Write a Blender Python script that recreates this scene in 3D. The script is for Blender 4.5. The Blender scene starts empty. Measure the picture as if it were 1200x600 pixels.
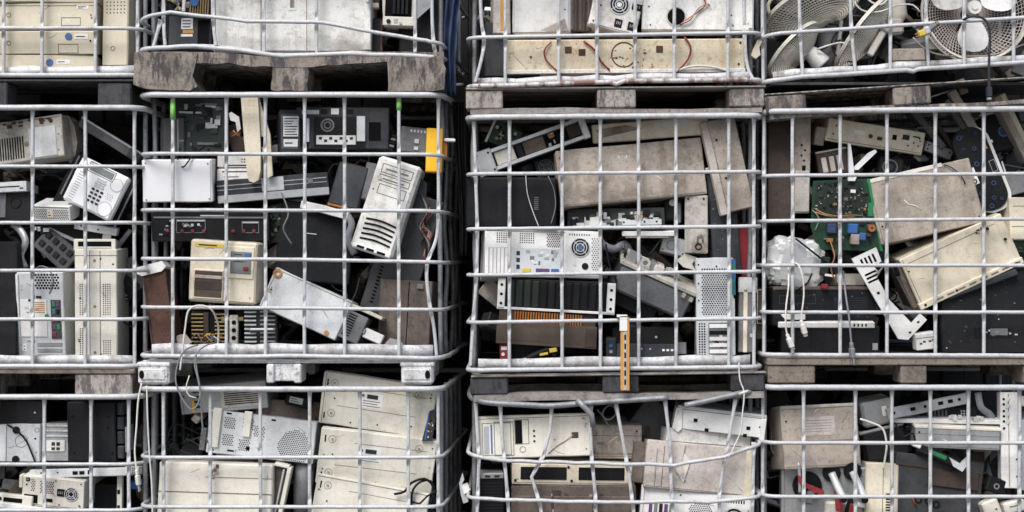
import bpy, math, random
from mathutils import Vector, Matrix, noise

# ------------------------------------------------------------------ camera, sky, sun, exposure
scene = bpy.context.scene
COL = scene.collection
SC = 300.0            # photo pixels per metre in the plane of the cage fronts
DIST = 1800.0         # camera distance in those pixels (6 m)
EYE = 1.70            # camera height above the ground, metres

cam_d = bpy.data.cameras.new('camera')
cam = bpy.data.objects.new('camera', cam_d); COL.objects.link(cam)
cam_d.sensor_width = 36.0
cam_d.lens = 36.0 * DIST / 1200.0
cam_d.clip_start = 0.05; cam_d.clip_end = 2000
cam.location = (0, -DIST / SC, EYE)
cam.rotation_euler = (math.radians(90), 0, 0)
scene.camera = cam

SUN_EL, SUN_AZ = 50.0, 24.0      # soft overcast sun behind the camera, a little to its left
world = bpy.data.worlds.new('World'); scene.world = world; world.use_nodes = True
wn = world.node_tree.nodes; wl = world.node_tree.links
bg = wn['Background']
sky = wn.new('ShaderNodeTexSky'); sky.sky_type = 'NISHITA'; sky.sun_disc = False
sky.sun_elevation = math.radians(SUN_EL)
sky.sun_rotation = math.radians(180 + SUN_AZ)
sky.air_density = 1.0; sky.dust_density = 3.0; sky.ozone_density = 1.0
wl.new(sky.outputs['Color'], bg.inputs['Color'])
bg.inputs['Strength'].default_value = 0.065
sd = bpy.data.lights.new('sun', 'SUN'); sd.energy = 1.5; sd.angle = math.radians(30); sd.color = (1.0, 0.985, 0.965)
sun = bpy.data.objects.new('sun', sd); COL.objects.link(sun)
sun.location = (-3, -8, 9)
_el, _az = math.radians(SUN_EL), math.radians(SUN_AZ)
_dir = Vector((math.sin(_az) * math.cos(_el), math.cos(_az) * math.cos(_el), -math.sin(_el)))
sun.rotation_euler = _dir.to_track_quat('-Z', 'Y').to_euler()
vs = scene.view_settings
vs.view_transform = 'Standard'; vs.look = 'None'; vs.gamma = 1.0; vs.use_curve_mapping = False
vs.exposure = 1.15

# ------------------------------------------------------------------ materials
MATS = {}
def mat(key, col, rough=0.6, metal=0.0, dirt=0.35, dcol=(0.10, 0.08, 0.06), sc=7.0, drip=True, bump=0.12, wave=0.0, speck=0.3, spec=0.4, blot=None, bcol=(0.03, 0.03, 0.035)):
    m = bpy.data.materials.new(key); m.use_nodes = True
    nt = m.node_tree; N = nt.nodes; L = nt.links
    b = N['Principled BSDF']
    tc = N.new('ShaderNodeTexCoord'); oi = N.new('ShaderNodeObjectInfo')
    mul = N.new('ShaderNodeMath'); mul.operation = 'MULTIPLY'; mul.inputs[1].default_value = 53.0
    L.new(oi.outputs['Random'], mul.inputs[0])
    add = N.new('ShaderNodeVectorMath'); add.operation = 'ADD'
    L.new(tc.outputs['Object'], add.inputs[0]); L.new(mul.outputs[0], add.inputs[1])
    def ramp(src, a, c):
        r = N.new('ShaderNodeMapRange'); r.inputs['From Min'].default_value = a; r.inputs['From Max'].default_value = c
        L.new(src, r.inputs['Value']); return r.outputs[0]
    def nz(scale, detail, rg, vec=None):
        n = N.new('ShaderNodeTexNoise'); n.inputs['Scale'].default_value = scale
        n.inputs['Detail'].default_value = detail; n.inputs['Roughness'].default_value = rg
        L.new(vec or add.outputs[0], n.inputs['Vector']); return n.outputs['Fac']
    def mix(fac, c1, c2):
        x = N.new('ShaderNodeMix'); x.data_type = 'RGBA'
        if hasattr(fac, 'links'): L.new(fac, x.inputs[0])
        else: x.inputs[0].default_value = fac
        for s, c in ((6, c1), (7, c2)):
            if hasattr(c, 'links'): L.new(c, x.inputs[s])
            else: x.inputs[s].default_value = (*c, 1)
        return x.outputs[2]
    def scl(src, f):
        q = N.new('ShaderNodeMath'); q.operation = 'MULTIPLY'; q.inputs[1].default_value = f
        L.new(src, q.inputs[0]); return q.outputs[0]
    rv = N.new('ShaderNodeMapRange'); rv.inputs['To Min'].default_value = 0.35; rv.inputs['To Max'].default_value = 1.35
    L.new(oi.outputs['Random'], rv.inputs['Value'])
    def sclr(src, f):
        q = N.new('ShaderNodeMath'); q.operation = 'MULTIPLY'; q.use_clamp = True
        L.new(scl(src, f), q.inputs[0]); L.new(rv.outputs[0], q.inputs[1]); return q.outputs[0]
    big = nz(sc, 7, 0.66)
    c = mix(scl(ramp(nz(2.3, 3, 0.5), 0.35, 0.7), 0.35), col, tuple(x * 0.80 for x in col))
    c = mix(sclr(ramp(big, 0.47, 0.68), dirt), c, dcol)
    if drip:
        mp = N.new('ShaderNodeMapping'); mp.inputs['Scale'].default_value = (2.0, 60, 75) if drip == 'x' else (26, 26, 2.2)
        L.new(add.outputs[0], mp.inputs['Vector'])
        c = mix(sclr(ramp(nz(1.0, 4, 0.6, mp.outputs[0]), 0.52, 0.70), dirt * 0.6), c, dcol)
    smu = nz(sc * 3.3, 6, 0.72)
    c = mix(sclr(ramp(smu, 0.53, 0.63), dirt * 0.6), c, tuple(0.5 * x + 0.5 * y * 0.6 for x, y in zip(dcol, col)))
    c = mix(scl(ramp(smu, 0.44, 0.36), dirt * 0.35), c, tuple(min(0.85, x * 1.18 + 0.01) for x in col))
    if blot:
        mb_ = N.new('ShaderNodeMapping'); mb_.inputs['Scale'].default_value = (blot * 1.5, blot, blot * 0.42)
        L.new(add.outputs[0], mb_.inputs['Vector'])
        c = mix(scl(ramp(nz(1.0, 8, 0.72, mb_.outputs[0]), 0.475, 0.57), 0.9), c, bcol)
    c = mix(scl(ramp(nz(48, 7, 0.74), 0.545, 0.62), speck * 0.75 * min(1, dirt * 1.6)), c, tuple(0.7 * x for x in dcol))
    fine = nz(140, 4, 0.7)
    c = mix(scl(ramp(fine, 0.55, 0.66), speck * 0.7), c, tuple(x * 0.55 for x in dcol))
    c = mix(scl(ramp(fine, 0.40, 0.28), speck * 0.25), c, tuple(min(1, x * 1.25 + 0.03) for x in col))
    L.new(c, b.inputs['Base Color'])
    b.inputs['Metallic'].default_value = metal
    b.inputs['Specular IOR Level'].default_value = spec
    rr = N.new('ShaderNodeMapRange'); rr.inputs['To Min'].default_value = max(0.05, rough - 0.12); rr.inputs['To Max'].default_value = min(1, rough + 0.18)
    L.new(big, rr.inputs['Value']); L.new(rr.outputs[0], b.inputs['Roughness'])
    bp = N.new('ShaderNodeBump'); bp.inputs['Strength'].default_value = bump; bp.inputs['Distance'].default_value = 0.004
    L.new(fine, bp.inputs['Height'])
    if wave:
        bw = N.new('ShaderNodeBump'); bw.inputs['Strength'].default_value = wave; bw.inputs['Distance'].default_value = 0.03
        L.new(nz(5.0, 2, 0.5), bw.inputs['Height']); L.new(bw.outputs[0], bp.inputs['Normal'])
    L.new(bp.outputs[0], b.inputs['Normal'])
    MATS[key] = m
    return m

BR = (0.13, 0.10, 0.07); DK = (0.06, 0.055, 0.05); RU = (0.17, 0.065, 0.03)
mat('zinc', (0.535, 0.548, 0.565), 0.52, 0.12, 0.42, (0.25, 0.23, 0.215), 18, False, 0.15, 0, 0.5)
mat('zincdullshade', (0.30, 0.31, 0.33), 0.5, 0.35, 0.7, (0.10, 0.10, 0.10), 14, True, 0.25, 0, 0.4)  # dull grey tube, also the shade painted into the side bars
mat('zincrust', (0.58, 0.57, 0.56), 0.55, 0.1, 0.6, (0.19, 0.09, 0.06), 9, False, 0.35, 0, 0.5, 0.4, 11, (0.16, 0.065, 0.04))
mat('tray', (0.60, 0.61, 0.63), 0.55, 0.1, 0.8, (0.20, 0.18, 0.16), 9, True, 0.2, 0.15, 0.6)
mat('white', (0.76, 0.76, 0.75), 0.5, 0, 0.33, (0.30, 0.27, 0.23), 6, True, 0.08, 0.10, 0.25)
mat('clean', (0.80, 0.81, 0.83), 0.42, 0, 0.12, (0.4, 0.38, 0.35), 5, False, 0.05, 0.05, 0.1)
mat('dirtywhite', (0.76, 0.76, 0.735), 0.55, 0, 0.48, (0.26, 0.21, 0.16), 6, True, 0.15, 0.3, 0.45)
mat('beige', (0.64, 0.585, 0.455), 0.5, 0, 0.25, (0.30, 0.24, 0.16), 5, True, 0.08, 0.06, 0.2)
mat('cream', (0.72, 0.655, 0.52), 0.5, 0, 0.33, (0.30, 0.23, 0.15), 6, True, 0.1, 0.1, 0.35)
mat('greybeige', (0.56, 0.535, 0.48), 0.55, 0, 0.55, BR, 6, True, 0.1, 0.1, 0.45)
mat('ivory', (0.72, 0.695, 0.615), 0.5, 0, 0.30, (0.30, 0.25, 0.18), 5, True, 0.1, 0.10, 0.28)
mat('tan', (0.41, 0.36, 0.31), 0.65, 0, 0.65, (0.16, 0.125, 0.095), 7, True, 0.22, 0.2, 0.6)
mat('pinkgrey', (0.54, 0.49, 0.45), 0.65, 0, 0.5, (0.22, 0.17, 0.14), 8, True, 0.2, 0.15, 0.5)
mat('yellowed', (0.69, 0.62, 0.47), 0.5, 0, 0.75, (0.40, 0.22, 0.08), 8, True, 0.15, 0.15, 0.6)
mat('brown', (0.060, 0.042, 0.034), 0.7, 0.0, 0.6, (0.025, 0.018, 0.015), 14, True, 0.3, 0.1, 0.6)
mat('brownsheet', (0.15, 0.118, 0.10), 0.65, 0.1, 0.7, (0.045, 0.035, 0.03), 8, True, 0.2, 0.1, 0.6)
mat('rust', (0.11, 0.054, 0.040), 0.85, 0.1, 0.8, (0.035, 0.022, 0.018), 22, True, 0.5, 0.1, 0.8)
mat('steel', (0.46, 0.47, 0.48), 0.42, 0.55, 0.4, (0.16, 0.15, 0.14), 8, True, 0.1, 0.12, 0.3)
mat('palesteel', (0.64, 0.665, 0.68), 0.42, 0.25, 0.4, (0.24, 0.22, 0.20), 7, True, 0.08, 0.12, 0.35)
mat('darksteel', (0.075, 0.077, 0.082), 0.5, 0.4, 0.6, (0.025, 0.025, 0.025), 8, True, 0.12, 0.12, 0.4)
mat('grey', (0.17, 0.175, 0.185), 0.55, 0.0, 0.5, (0.06, 0.057, 0.052), 8, True, 0.1, 0.1, 0.5)
mat('slate', (0.027, 0.031, 0.039), 0.5, 0.05, 0.5, (0.09, 0.09, 0.09), 9, True, 0.12, 0.1, 0.7, 0.25)
mat('charcoal', (0.0085, 0.0095, 0.012), 0.5, 0.0, 0.45, (0.032, 0.031, 0.030), 8, True, 0.12, 0.08, 0.8, 0.2)
mat('black', (0.006, 0.006, 0.007), 0.5, 0.0, 0.35, (0.02, 0.02, 0.02), 10, False, 0.15, 0.05, 0.5, 0.2)
mat('hole', (0.006, 0.006, 0.007), 0.9, 0, 0, DK, 5, False, 0, 0, 0, 0.1)
mat('ink', (0.04, 0.04, 0.045), 0.8, 0, 0, DK, 5, False, 0, 0, 0, 0.1)
mat('groove', (0.20, 0.185, 0.16), 0.8, 0, 0.3, DK, 8, False, 0, 0, 0, 0.1)
mat('paper', (0.80, 0.80, 0.79), 0.8, 0, 0.25, (0.4, 0.37, 0.32), 20, False, 0.05, 0, 0.2, 0.2)
mat('pcb', (0.012, 0.055, 0.028), 0.4, 0, 0.6, (0.008, 0.02, 0.012), 40, False, 0.15, 0, 0.8)
mat('pcbdark', (0.014, 0.022, 0.019), 0.45, 0, 0.5, (0.035, 0.032, 0.022), 40, False, 0.2, 0, 0.8)
mat('blue', (0.04, 0.13, 0.36), 0.45, 0, 0.3, (0.05, 0.06, 0.1), 12, False, 0.1, 0, 0.3)
mat('navyblue', (0.030, 0.055, 0.12), 0.6, 0, 0.4, (0.012, 0.018, 0.03), 12, True, 0.2, 0.2, 0.3)
mat('badge', (0.07, 0.15, 0.36), 0.4, 0, 0.1, DK, 12, False, 0.02, 0, 0.1)
mat('red', (0.26, 0.026, 0.032), 0.5, 0, 0.45, (0.09, 0.02, 0.02), 12, False, 0.1, 0, 0.4)
mat('orange', (0.88, 0.49, 0.02), 0.5, 0, 0.2, (0.45, 0.25, 0.04), 9, False, 0.05, 0, 0.25)
mat('ochre', (0.58, 0.29, 0.07), 0.6, 0, 0.4, (0.2, 0.12, 0.05), 20, True, 0.1, 0, 0.3)
mat('amber', (0.36, 0.13, 0.025), 0.5, 0, 0.4, (0.1, 0.05, 0.02), 20, False, 0.1, 0, 0.3)
mat('yellow', (0.60, 0.45, 0.06), 0.5, 0, 0.3, BR, 12, False, 0.05, 0, 0.3)
mat('lime', (0.22, 0.56, 0.13), 0.6, 0, 0.4, (0.12, 0.3, 0.1), 30, False, 0.1, 0, 0.3)
mat('green', (0.025, 0.22, 0.085), 0.5, 0, 0.3, (0.02, 0.10, 0.04), 20, False, 0.05, 0, 0.3)
mat('teal', (0.02, 0.18, 0.20), 0.5, 0, 0.2, DK, 20, False, 0.05, 0, 0.2)
mat('violet', (0.11, 0.05, 0.15), 0.5, 0, 0.2, DK, 20, False, 0.05, 0, 0.2)
mat('copper', (0.52, 0.24, 0.10), 0.4, 0.7, 0.4, (0.12, 0.07, 0.04), 30, False, 0.15, 0, 0.5)
mat('brass', (0.38, 0.29, 0.14), 0.45, 0.6, 0.6, (0.10, 0.08, 0.05), 25, False, 0.15, 0, 0.5)
mat('screen', (0.20, 0.22, 0.22), 0.25, 0, 0.2, DK, 10, False, 0.02, 0, 0.1)
mat('smoke', (0.075, 0.055, 0.045), 0.22, 0, 0.35, (0.12, 0.10, 0.08), 10, True, 0.05, 0.05, 0.4)
mat('foil', (0.56, 0.57, 0.57), 0.4, 0.2, 0.4, (0.32, 0.32, 0.31), 14, False, 0.25, 0.3, 0.3)
mat('cablew', (0.66, 0.64, 0.60), 0.5, 0, 0.3, BR, 20, False, 0.05, 0, 0.2)
mat('cableg', (0.20, 0.21, 0.23), 0.5, 0, 0.3, DK, 20, False, 0.05, 0, 0.2)
mat('wood', (0.25, 0.212, 0.178), 0.85, 0, 0.9, (0.07, 0.06, 0.052), 9, 'x', 0.8, 0.1, 0.8, 0.2)
mat('paintwood', (0.40, 0.37, 0.34), 0.85, 0, 0.85, (0.15, 0.125, 0.105), 12, True, 0.8, 0.4, 0.8, 0.2, 19, (0.10, 0.092, 0.095))
mat('greywood', (0.33, 0.305, 0.285), 0.85, 0, 0.9, (0.11, 0.10, 0.092), 9, 'x', 0.6, 0, 0.8, 0.2)
mat('chipwood', (0.30, 0.262, 0.228), 0.9, 0, 0.85, (0.10, 0.085, 0.072), 13, True, 0.7, 0.5, 0.7, 0.2, 17, (0.06, 0.056, 0.062))
mat('blackplastic', (0.016, 0.017, 0.021), 0.6, 0, 0.6, (0.10, 0.10, 0.105), 14, True, 0.4, 0.2, 0.9, 0.4, 22, (0.05, 0.05, 0.055))
mat('foot', (0.68, 0.69, 0.70), 0.55, 0, 0.85, (0.20, 0.18, 0.16), 14, True, 0.3, 0.35, 0.9)
mat('concrete', (0.14, 0.137, 0.13), 0.9, 0, 0.5, (0.08, 0.075, 0.07), 2, False, 0.4, 0, 0.5)
mat('darkbackdrop', (0.02, 0.021, 0.023), 0.8, 0, 0.4, (0.01, 0.01, 0.01), 3, True, 0.2, 0.1, 0.3)

# ------------------------------------------------------------------ mesh helpers
class MB:
    def __init__(self): self.v = []; self.f = []; self.m = []; self.cur = 0
    def add(self, vs, fs):
        o = len(self.v); self.v += [tuple(p) for p in vs]
        for f in fs: self.f.append([i + o for i in f]); self.m.append(self.cur)
    def box(self, a, b, bev=0.0, xf=None):
        lo = [min(a[i], b[i]) for i in range(3)]; hi = [max(a[i], b[i]) for i in range(3)]
        e = min(bev, 0.45 * min(hi[i] - lo[i] for i in range(3)))
        vs = []; fs = []
        if e <= 0:
            vs = [(x, y, z) for x in (lo[0], hi[0]) for y in (lo[1], hi[1]) for z in (lo[2], hi[2])]
            fs = [(0, 1, 3, 2), (4, 6, 7, 5), (0, 4, 5, 1), (2, 3, 7, 6), (0, 2, 6, 4), (1, 5, 7, 3)]
        else:
            idx = {}
            S = (0, 1)
            for sx in S:
                for sy in S:
                    for sz in S:
                        c = [(lo, hi)[s][i] for i, s in enumerate((sx, sy, sz))]
                        for ax in range(3):
                            p = list(c)
                            for i, s in enumerate((sx, sy, sz)):
                                if i != ax: p[i] += e if s == 0 else -e
                            idx[(sx, sy, sz, ax)] = len(vs); vs.append(p)
            for ax in range(3):
                o1, o2 = [i for i in range(3) if i != ax]
                for s in S:
                    q = []
                    for t1, t2 in ((0, 0), (1, 0), (1, 1), (0, 1)):
                        k = [0, 0, 0]; k[ax] = s; k[o1] = t1; k[o2] = t2
                        q.append(idx[(*k, ax)])
                    fl = (ax == 1) == (s == 1)
                    fs.append(q if fl else q[::-1])
            for ax in range(3):      # edges parallel to ax
                o1, o2 = [i for i in range(3) if i != ax]
                for t1 in S:
                    for t2 in S:
                        k0 = [0, 0, 0]; k0[o1] = t1; k0[o2] = t2; k1 = list(k0); k1[ax] = 1
                        q = [idx[(*k0, o1)], idx[(*k1, o1)], idx[(*k1, o2)], idx[(*k0, o2)]]
                        fl = (t1 == t2) ^ (ax == 1)
                        fs.append(q if fl else q[::-1])
            for sx in S:
                for sy in S:
                    for sz in S:
                        q = [idx[(sx, sy, sz, a)] for a in range(3)]
                        fs.append(q if (sx + sy + sz) % 2 else q[::-1])
        if xf is not None: vs = [xf @ Vector(p) for p in vs]
        self.add(vs, fs)
    def tube(self, pts, r, n=8, closed=False, rfun=None):
        pts = [Vector(p) for p in pts]; m = len(pts); rings = []
        up = None
        for i, p in enumerate(pts):
            if closed: t = pts[(i + 1) % m] - pts[i - 1]
            else: t = pts[min(i + 1, m - 1)] - pts[max(i - 1, 0)]
            t.normalize()
            if up is None: up = Vector((0, 1, 0)) if abs(t.y) < 0.9 else Vector((1, 0, 0))
            a = up - t * up.dot(t)
            if a.length < 1e-5: a = Vector((0, 0, 1)) - t * t.z
            a.normalize(); up = a; b = t.cross(a)
            ring = []
            for j in range(n):
                th = 2 * math.pi * j / n
                ra, rb = (r, r) if rfun is None else rfun(i, th)
                ring.append(p + a * (math.cos(th) * ra) + b * (math.sin(th) * rb))
            rings.append(ring)
        vs = [q for rg in rings for q in rg]; fs = []
        for i in range(m if closed else m - 1):
            i2 = (i + 1) % m
            for j in range(n):
                j2 = (j + 1) % n
                fs.append((i * n + j, i * n + j2, i2 * n + j2, i2 * n + j))
        if not closed:
            fs.append(tuple(range(n))[::-1]); fs.append(tuple((m - 1) * n + j for j in range(n)))
        self.add(vs, fs)
    def prism(self, pts, d0, d1):      # pts (x,z) outline in the picture plane, extruded along y
        n = len(pts)
        vs = [(x, d0, z) for x, z in pts] + [(x, d1, z) for x, z in pts]
        fs = [tuple(range(n)), tuple(range(2 * n - 1, n - 1, -1))] + [(i, i + n, (i + 1) % n + n, (i + 1) % n) for i in range(n)]
        self.add(vs, fs)
    def ring(self, cx, cz, ro, ri, d0, d1, n=24):
        vs = []; fs = []
        for i in range(n):
            c, s = math.cos(2 * math.pi * i / n), math.sin(2 * math.pi * i / n)
            vs += [(cx + ro * c, d0, cz + ro * s), (cx + ri * c, d0, cz + ri * s), (cx + ri * c, d1, cz + ri * s), (cx + ro * c, d1, cz + ro * s)]
        for i in range(n):
            a = 4 * i; b = 4 * ((i + 1) % n)
            for q in range(4): fs.append((a + q, a + (q + 1) % 4, b + (q + 1) % 4, b + q))
        self.add(vs, fs)
    def build(self, name, mats, parent=None, smooth=False, recalc=True):
        me = bpy.data.meshes.new(name); me.from_pydata(self.v, [], self.f)
        if isinstance(mats, str): mats = [mats]
        for k in mats: me.materials.append(MATS[k])
        if len(mats) > 1: me.polygons.foreach_set('material_index', self.m)
        if recalc:
            import bmesh
            bm = bmesh.new(); bm.from_mesh(me); bmesh.ops.recalc_face_normals(bm, faces=bm.faces); bm.to_mesh(me); bm.free()
        if smooth: me.polygons.foreach_set('use_smooth', [True] * len(me.polygons))
        o = bpy.data.objects.new(name, me); COL.objects.link(o)
        if parent: o.parent = parent
        return o

def spline(pts, step=6):
    pts = [Vector(p) for p in pts]; out = []
    for i in range(len(pts) - 1):
        p0 = pts[max(i - 1, 0)]; p1 = pts[i]; p2 = pts[i + 1]; p3 = pts[min(i + 2, len(pts) - 1)]
        n = max(1, int((p2 - p1).length / step))
        for j in range(n):
            t = j / n
            out.append(0.5 * ((2 * p1) + (p2 - p0) * t + (2 * p0 - 5 * p1 + 4 * p2 - p3) * t * t + (3 * p1 - p0 - 3 * p2 + p3) * t ** 3))
    out.append(pts[-1]); return out

def W(px, py, d=0.0):      # picture pixel of a point at depth d (pixels) -> world
    k = (1 + d / DIST) / SC
    return Vector(((px - 600) * k, d / SC, EYE + (300 - py) * k))
def G(X, d, Y):            # plain scene grid (pixels of the front plane) -> world metres
    return Vector(((X - 600) / SC, d / SC, EYE + (300 - Y) / SC))
def tagit(o, label=None, cat=None, group=None, kind=None):
    if label: o['label'] = label
    if cat: o['category'] = cat
    if group: o['group'] = group
    if kind: o['kind'] = kind
    return o

THINGS = []
PALE = {'tan', 'ivory', 'cream', 'beige', 'pinkgrey', 'white', 'palesteel', 'greybeige', 'dirtywhite', 'yellowed', 'steel'}
class T:
    """A thing whose front face (w x h pixels) is centred on picture pixel (cx, cy) at depth z."""
    def __init__(s, name, label, cat, cx, cy, w, h, d=0, z=20, roll=0, yaw=0, pitch=0, m=None, b=1.2, group=None, body='body', auto=True):
        s.w, s.h, s.d = w, h, d; s.k = (1 + z / DIST) / SC
        e = bpy.data.objects.new(name, None); COL.objects.link(e); e.empty_display_size = 0.05
        e.location = W(cx, cy, z)
        rj = random.Random(int(cx * 11 + cy * 17 + w)); room = max(0, z - 12.5)      # nothing in the heap stands quite square
        if m and d and yaw == 0 and cx > 30: yaw = math.degrees(math.asin(min(.11, room * .55 / (w / 2)))) * rj.choice((-1, 1)) * rj.uniform(.5, 1)
        if m and d and pitch == 0: pitch = math.degrees(math.asin(min(.11, room * .4 / (h / 2)))) * rj.choice((-1, 1)) * rj.uniform(.4, 1)
        e.rotation_euler = (math.radians(pitch), -math.radians(roll), math.radians(yaw))
        tagit(e, label, cat, group); s.o = e; THINGS.append(e)
        s.body = None
        if m:
            s.body = s.box(body, 0, 0, w, h, 0, d, m, b)
            if w * h > 500: s.uneven(s.body, 0.9 if w * h > 2500 else 0.5)
            if auto and m in PALE and w > 44 and h > 24:
                rg = random.Random(int(cx * 3 + cy * 7)); e = rg.uniform(2.2, 3.4)
                sd_ = rg.choice('tbl')
                if sd_ == 't': L = [(1.5, e, w - 3, .7, -.3, .3)]
                elif sd_ == 'b': L = [(1.5, h - e, w - 3, .7, -.3, .3)]
                else: L = [(e, 1.5, .7, h - 3, -.3, .3)]
                s.boxes('seam', L, 'groove')
                for q in range(rg.randint(2, 4)): s.disc('screw', rg.choice((5.5, w - 5.5)) + rg.uniform(-1, 1), rg.uniform(5, h - 5), rg.uniform(.8, 1.2), -.5, .4, rg.choice(('hole', 'steel', 'groove')), 8)
                for q in range(rg.randint(1, 3)):
                    u0, v0, a = rg.uniform(8, w - 14), rg.uniform(6, h - 8), rg.uniform(-1.2, 1.2); n = rg.uniform(5, 14)
                    s.tube('scratch', [(u0, v0, 0.15), (u0 + n * .5, v0 + n * .5 * a + rg.uniform(-1, 1), 0), (min(w - 3, u0 + n), min(h - 3, max(3, v0 + n * a)), .15)], .35, rg.choice(('groove', 'tan', 'paper')), 4)
    def uneven(s, o, amp):
        import bmesh
        bm = bmesh.new(); bm.from_mesh(o.data)
        bmesh.ops.subdivide_edges(bm, edges=[e for e in bm.edges if e.calc_length() > 18 * s.k], cuts=5, use_grid_fill=True)
        sd = Vector((o.name.__hash__() % 97, s.w, s.h)); sd = Vector((s.w * 1.7, s.h * 2.3, s.d))
        for v in bm.verts:
            p = v.co / s.k
            n = noise.noise_vector(p / 26 + sd); n2 = noise.noise_vector(p / 9 + sd * 2)
            v.co.x += (n.x * .8 + n2.x * .35) * amp * s.k; v.co.z += (n.z * .8 + n2.z * .35) * amp * s.k; v.co.y += n.y * .12 * s.k
        bm.to_mesh(o.data); bm.free()
        o.data.polygons.foreach_set('use_smooth', [True] * len(o.data.polygons)); o.data.set_sharp_from_angle(angle=math.radians(25))
    def L(s, u, v, d=0.0): return ((u - s.w / 2) * s.k, d * s.k, (s.h / 2 - v) * s.k)
    def par(s, p): return p if p is not None else s.o
    def box(s, name, u, v, w, h, d0, d1, m, b=0.5, p=None):
        q = MB(); q.box(s.L(u, v, d0), s.L(u + w, v + h, d1), b * s.k); return q.build(name, m, s.par(p))
    def boxes(s, name, lst, m, b=0.0, p=None, kind=None):
        q = MB()
        for u, v, w, h, d0, d1 in lst: q.box(s.L(u, v, d0), s.L(u + w, v + h, d1), b * s.k)
        o = q.build(name, m, s.par(p))
        if kind: o['kind'] = kind
        return o
    def disc(s, name, u, v, r, d0, d1, m, n=20, p=None):
        q = MB(); c = s.L(u, v); r *= s.k
        q.prism([(c[0] + r * math.cos(2 * math.pi * i / n), c[2] + r * math.sin(2 * math.pi * i / n)) for i in range(n)], d0 * s.k, d1 * s.k)
        return q.build(name, m, s.par(p))
    def ring(s, name, u, v, ro, ri, d0, d1, m, n=26, p=None):
        q = MB(); c = s.L(u, v); q.ring(c[0], c[2], ro * s.k, ri * s.k, d0 * s.k, d1 * s.k, n); return q.build(name, m, s.par(p))
    def holes(s, u, v, w, h, pitch=3.0, r=0.95, m='hole', hexa=True, name='vent_holes', rnd=None, p=None, d=0.0):
        q = MB(); row = 0; y = v + pitch / 2
        while y < v + h:
            x = u + pitch / 2 + (pitch / 2 if hexa and row % 2 else 0)
            while x < u + w:
                if rnd is None or ((x - u - w / 2) ** 2 + (y - v - h / 2) ** 2) < rnd * rnd:
                    c = s.L(x, y); rr = r * s.k
                    q.prism([(c[0] + rr * math.cos(math.pi / 3 * i), c[2] + rr * math.sin(math.pi / 3 * i)) for i in range(6)], (d - 0.25) * s.k, (d + 0.3) * s.k)
                x += pitch
            y += pitch * (0.866 if hexa else 1); row += 1
        o = q.build(name, m, s.par(p), recalc=False); o['kind'] = 'stuff'; return o
    def slots(s, u, v, w, h, n, vert=False, fill=0.5, m='hole', name='vent_slots', p=None, d=0.0, pr=0.3):
        L = []
        for i in range(n):
            if vert: L.append((u + w * (i + (1 - fill) / 2) / n, v, w * fill / n, h, d - pr, d + 0.4))
            else: L.append((u, v + h * (i + (1 - fill) / 2) / n, w, h * fill / n, d - pr, d + 0.4))
        return s.boxes(name, L, m, 0, p)
    def outline(s, name, u, v, w, h, t=0.8, m='groove', pr=0.25, p=None):
        return s.boxes(name, [(u, v, w, t, -pr, .4), (u, v + h - t, w, t, -pr, .4), (u, v + t, t, h - 2 * t, -pr, .4), (u + w - t, v + t, t, h - 2 * t, -pr, .4)], m, 0, p)
    def poly(s, name, pts, d0, d1, m, p=None):
        q = MB(); q.prism([(s.L(u, v)[0], s.L(u, v)[2]) for u, v in pts], d0 * s.k, d1 * s.k); return q.build(name, m, s.par(p))
    def tube(s, name, pts, r, m, n=8, p=None, smooth=True, step=4):
        q = MB(); q.tube([s.L(*x) for x in spline([(a[0], a[1], a[2] if len(a) > 2 else -r) for a in pts], step)], r * s.k, n)
        return q.build(name, m, s.par(p), smooth)
    def screws(s, lst, r=1.4, m='steel', d=-0.8, p=None):
        for u, v in lst: s.disc('screw', u, v, r, d, 0.5, m, 10, p)
    def sticker(s, u, v, w, h, lines=3, m='paper', ink='ink', d=0.0, p=None, name='sticker', rows=None):
        o = s.box(name, u, v, w, h, d - 0.35, d + 0.2, m, 0, p); L = []
        rg = random.Random(int(u * 7 + v * 13 + w))
        for i in range(lines):
            ln = rg.uniform(0.45, 0.9) * (w - 3)
            L.append((u + 1.5, v + h * (i + 0.7) / (lines + 0.6), ln, max(0.7, h / (lines + 1) * 0.35), d - 0.55, d - 0.30))
        if L and p is None: s.boxes('print', L, ink, 0, o)
        return o
    def fan(s, u, v, r, m='hole', wire='palesteel', hub='charcoal', d=0.0):
        f = s.disc('fan', u, v, r, d - 0.3, d + 0.4, m, 26)
        q = MB(); c = s.L(u, v)
        for t in (1.0, 0.72, 0.45): q.ring(c[0], c[2], r * t * s.k, (r * t - max(0.8, r * 0.09)) * s.k, (d - 1.1) * s.k, (d - 0.3) * s.k, 26)
        for i in range(4):
            a = math.pi / 4 + i * math.pi / 2
            q.tube([(c[0] + r * 0.25 * s.k * math.cos(a), (d - 0.7) * s.k, c[2] + r * 0.25 * s.k * math.sin(a)), (c[0] + r * s.k * math.cos(a), (d - 0.7) * s.k, c[2] + r * s.k * math.sin(a))], 0.45 * s.k, 5)
        g = q.build('fan_grille', wire, f)
        s.disc('fan_hub', u, v, r * 0.26, d - 0.8, d, hub, 16, f)
        return f
    def socket(s, u, v, w, h, m='hole'):
        o = s.box('power_socket', u, v, w, h, -0.9, 0.5, 'black', 0.4)
        L = [(u + w * q - 0.4, v + h * 0.3, 0.8, h * 0.35, -1.2, -0.85) for q in (0.28, 0.5, 0.72)]
        s.boxes('pin', L, 'steel', 0, o); return o
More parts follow.
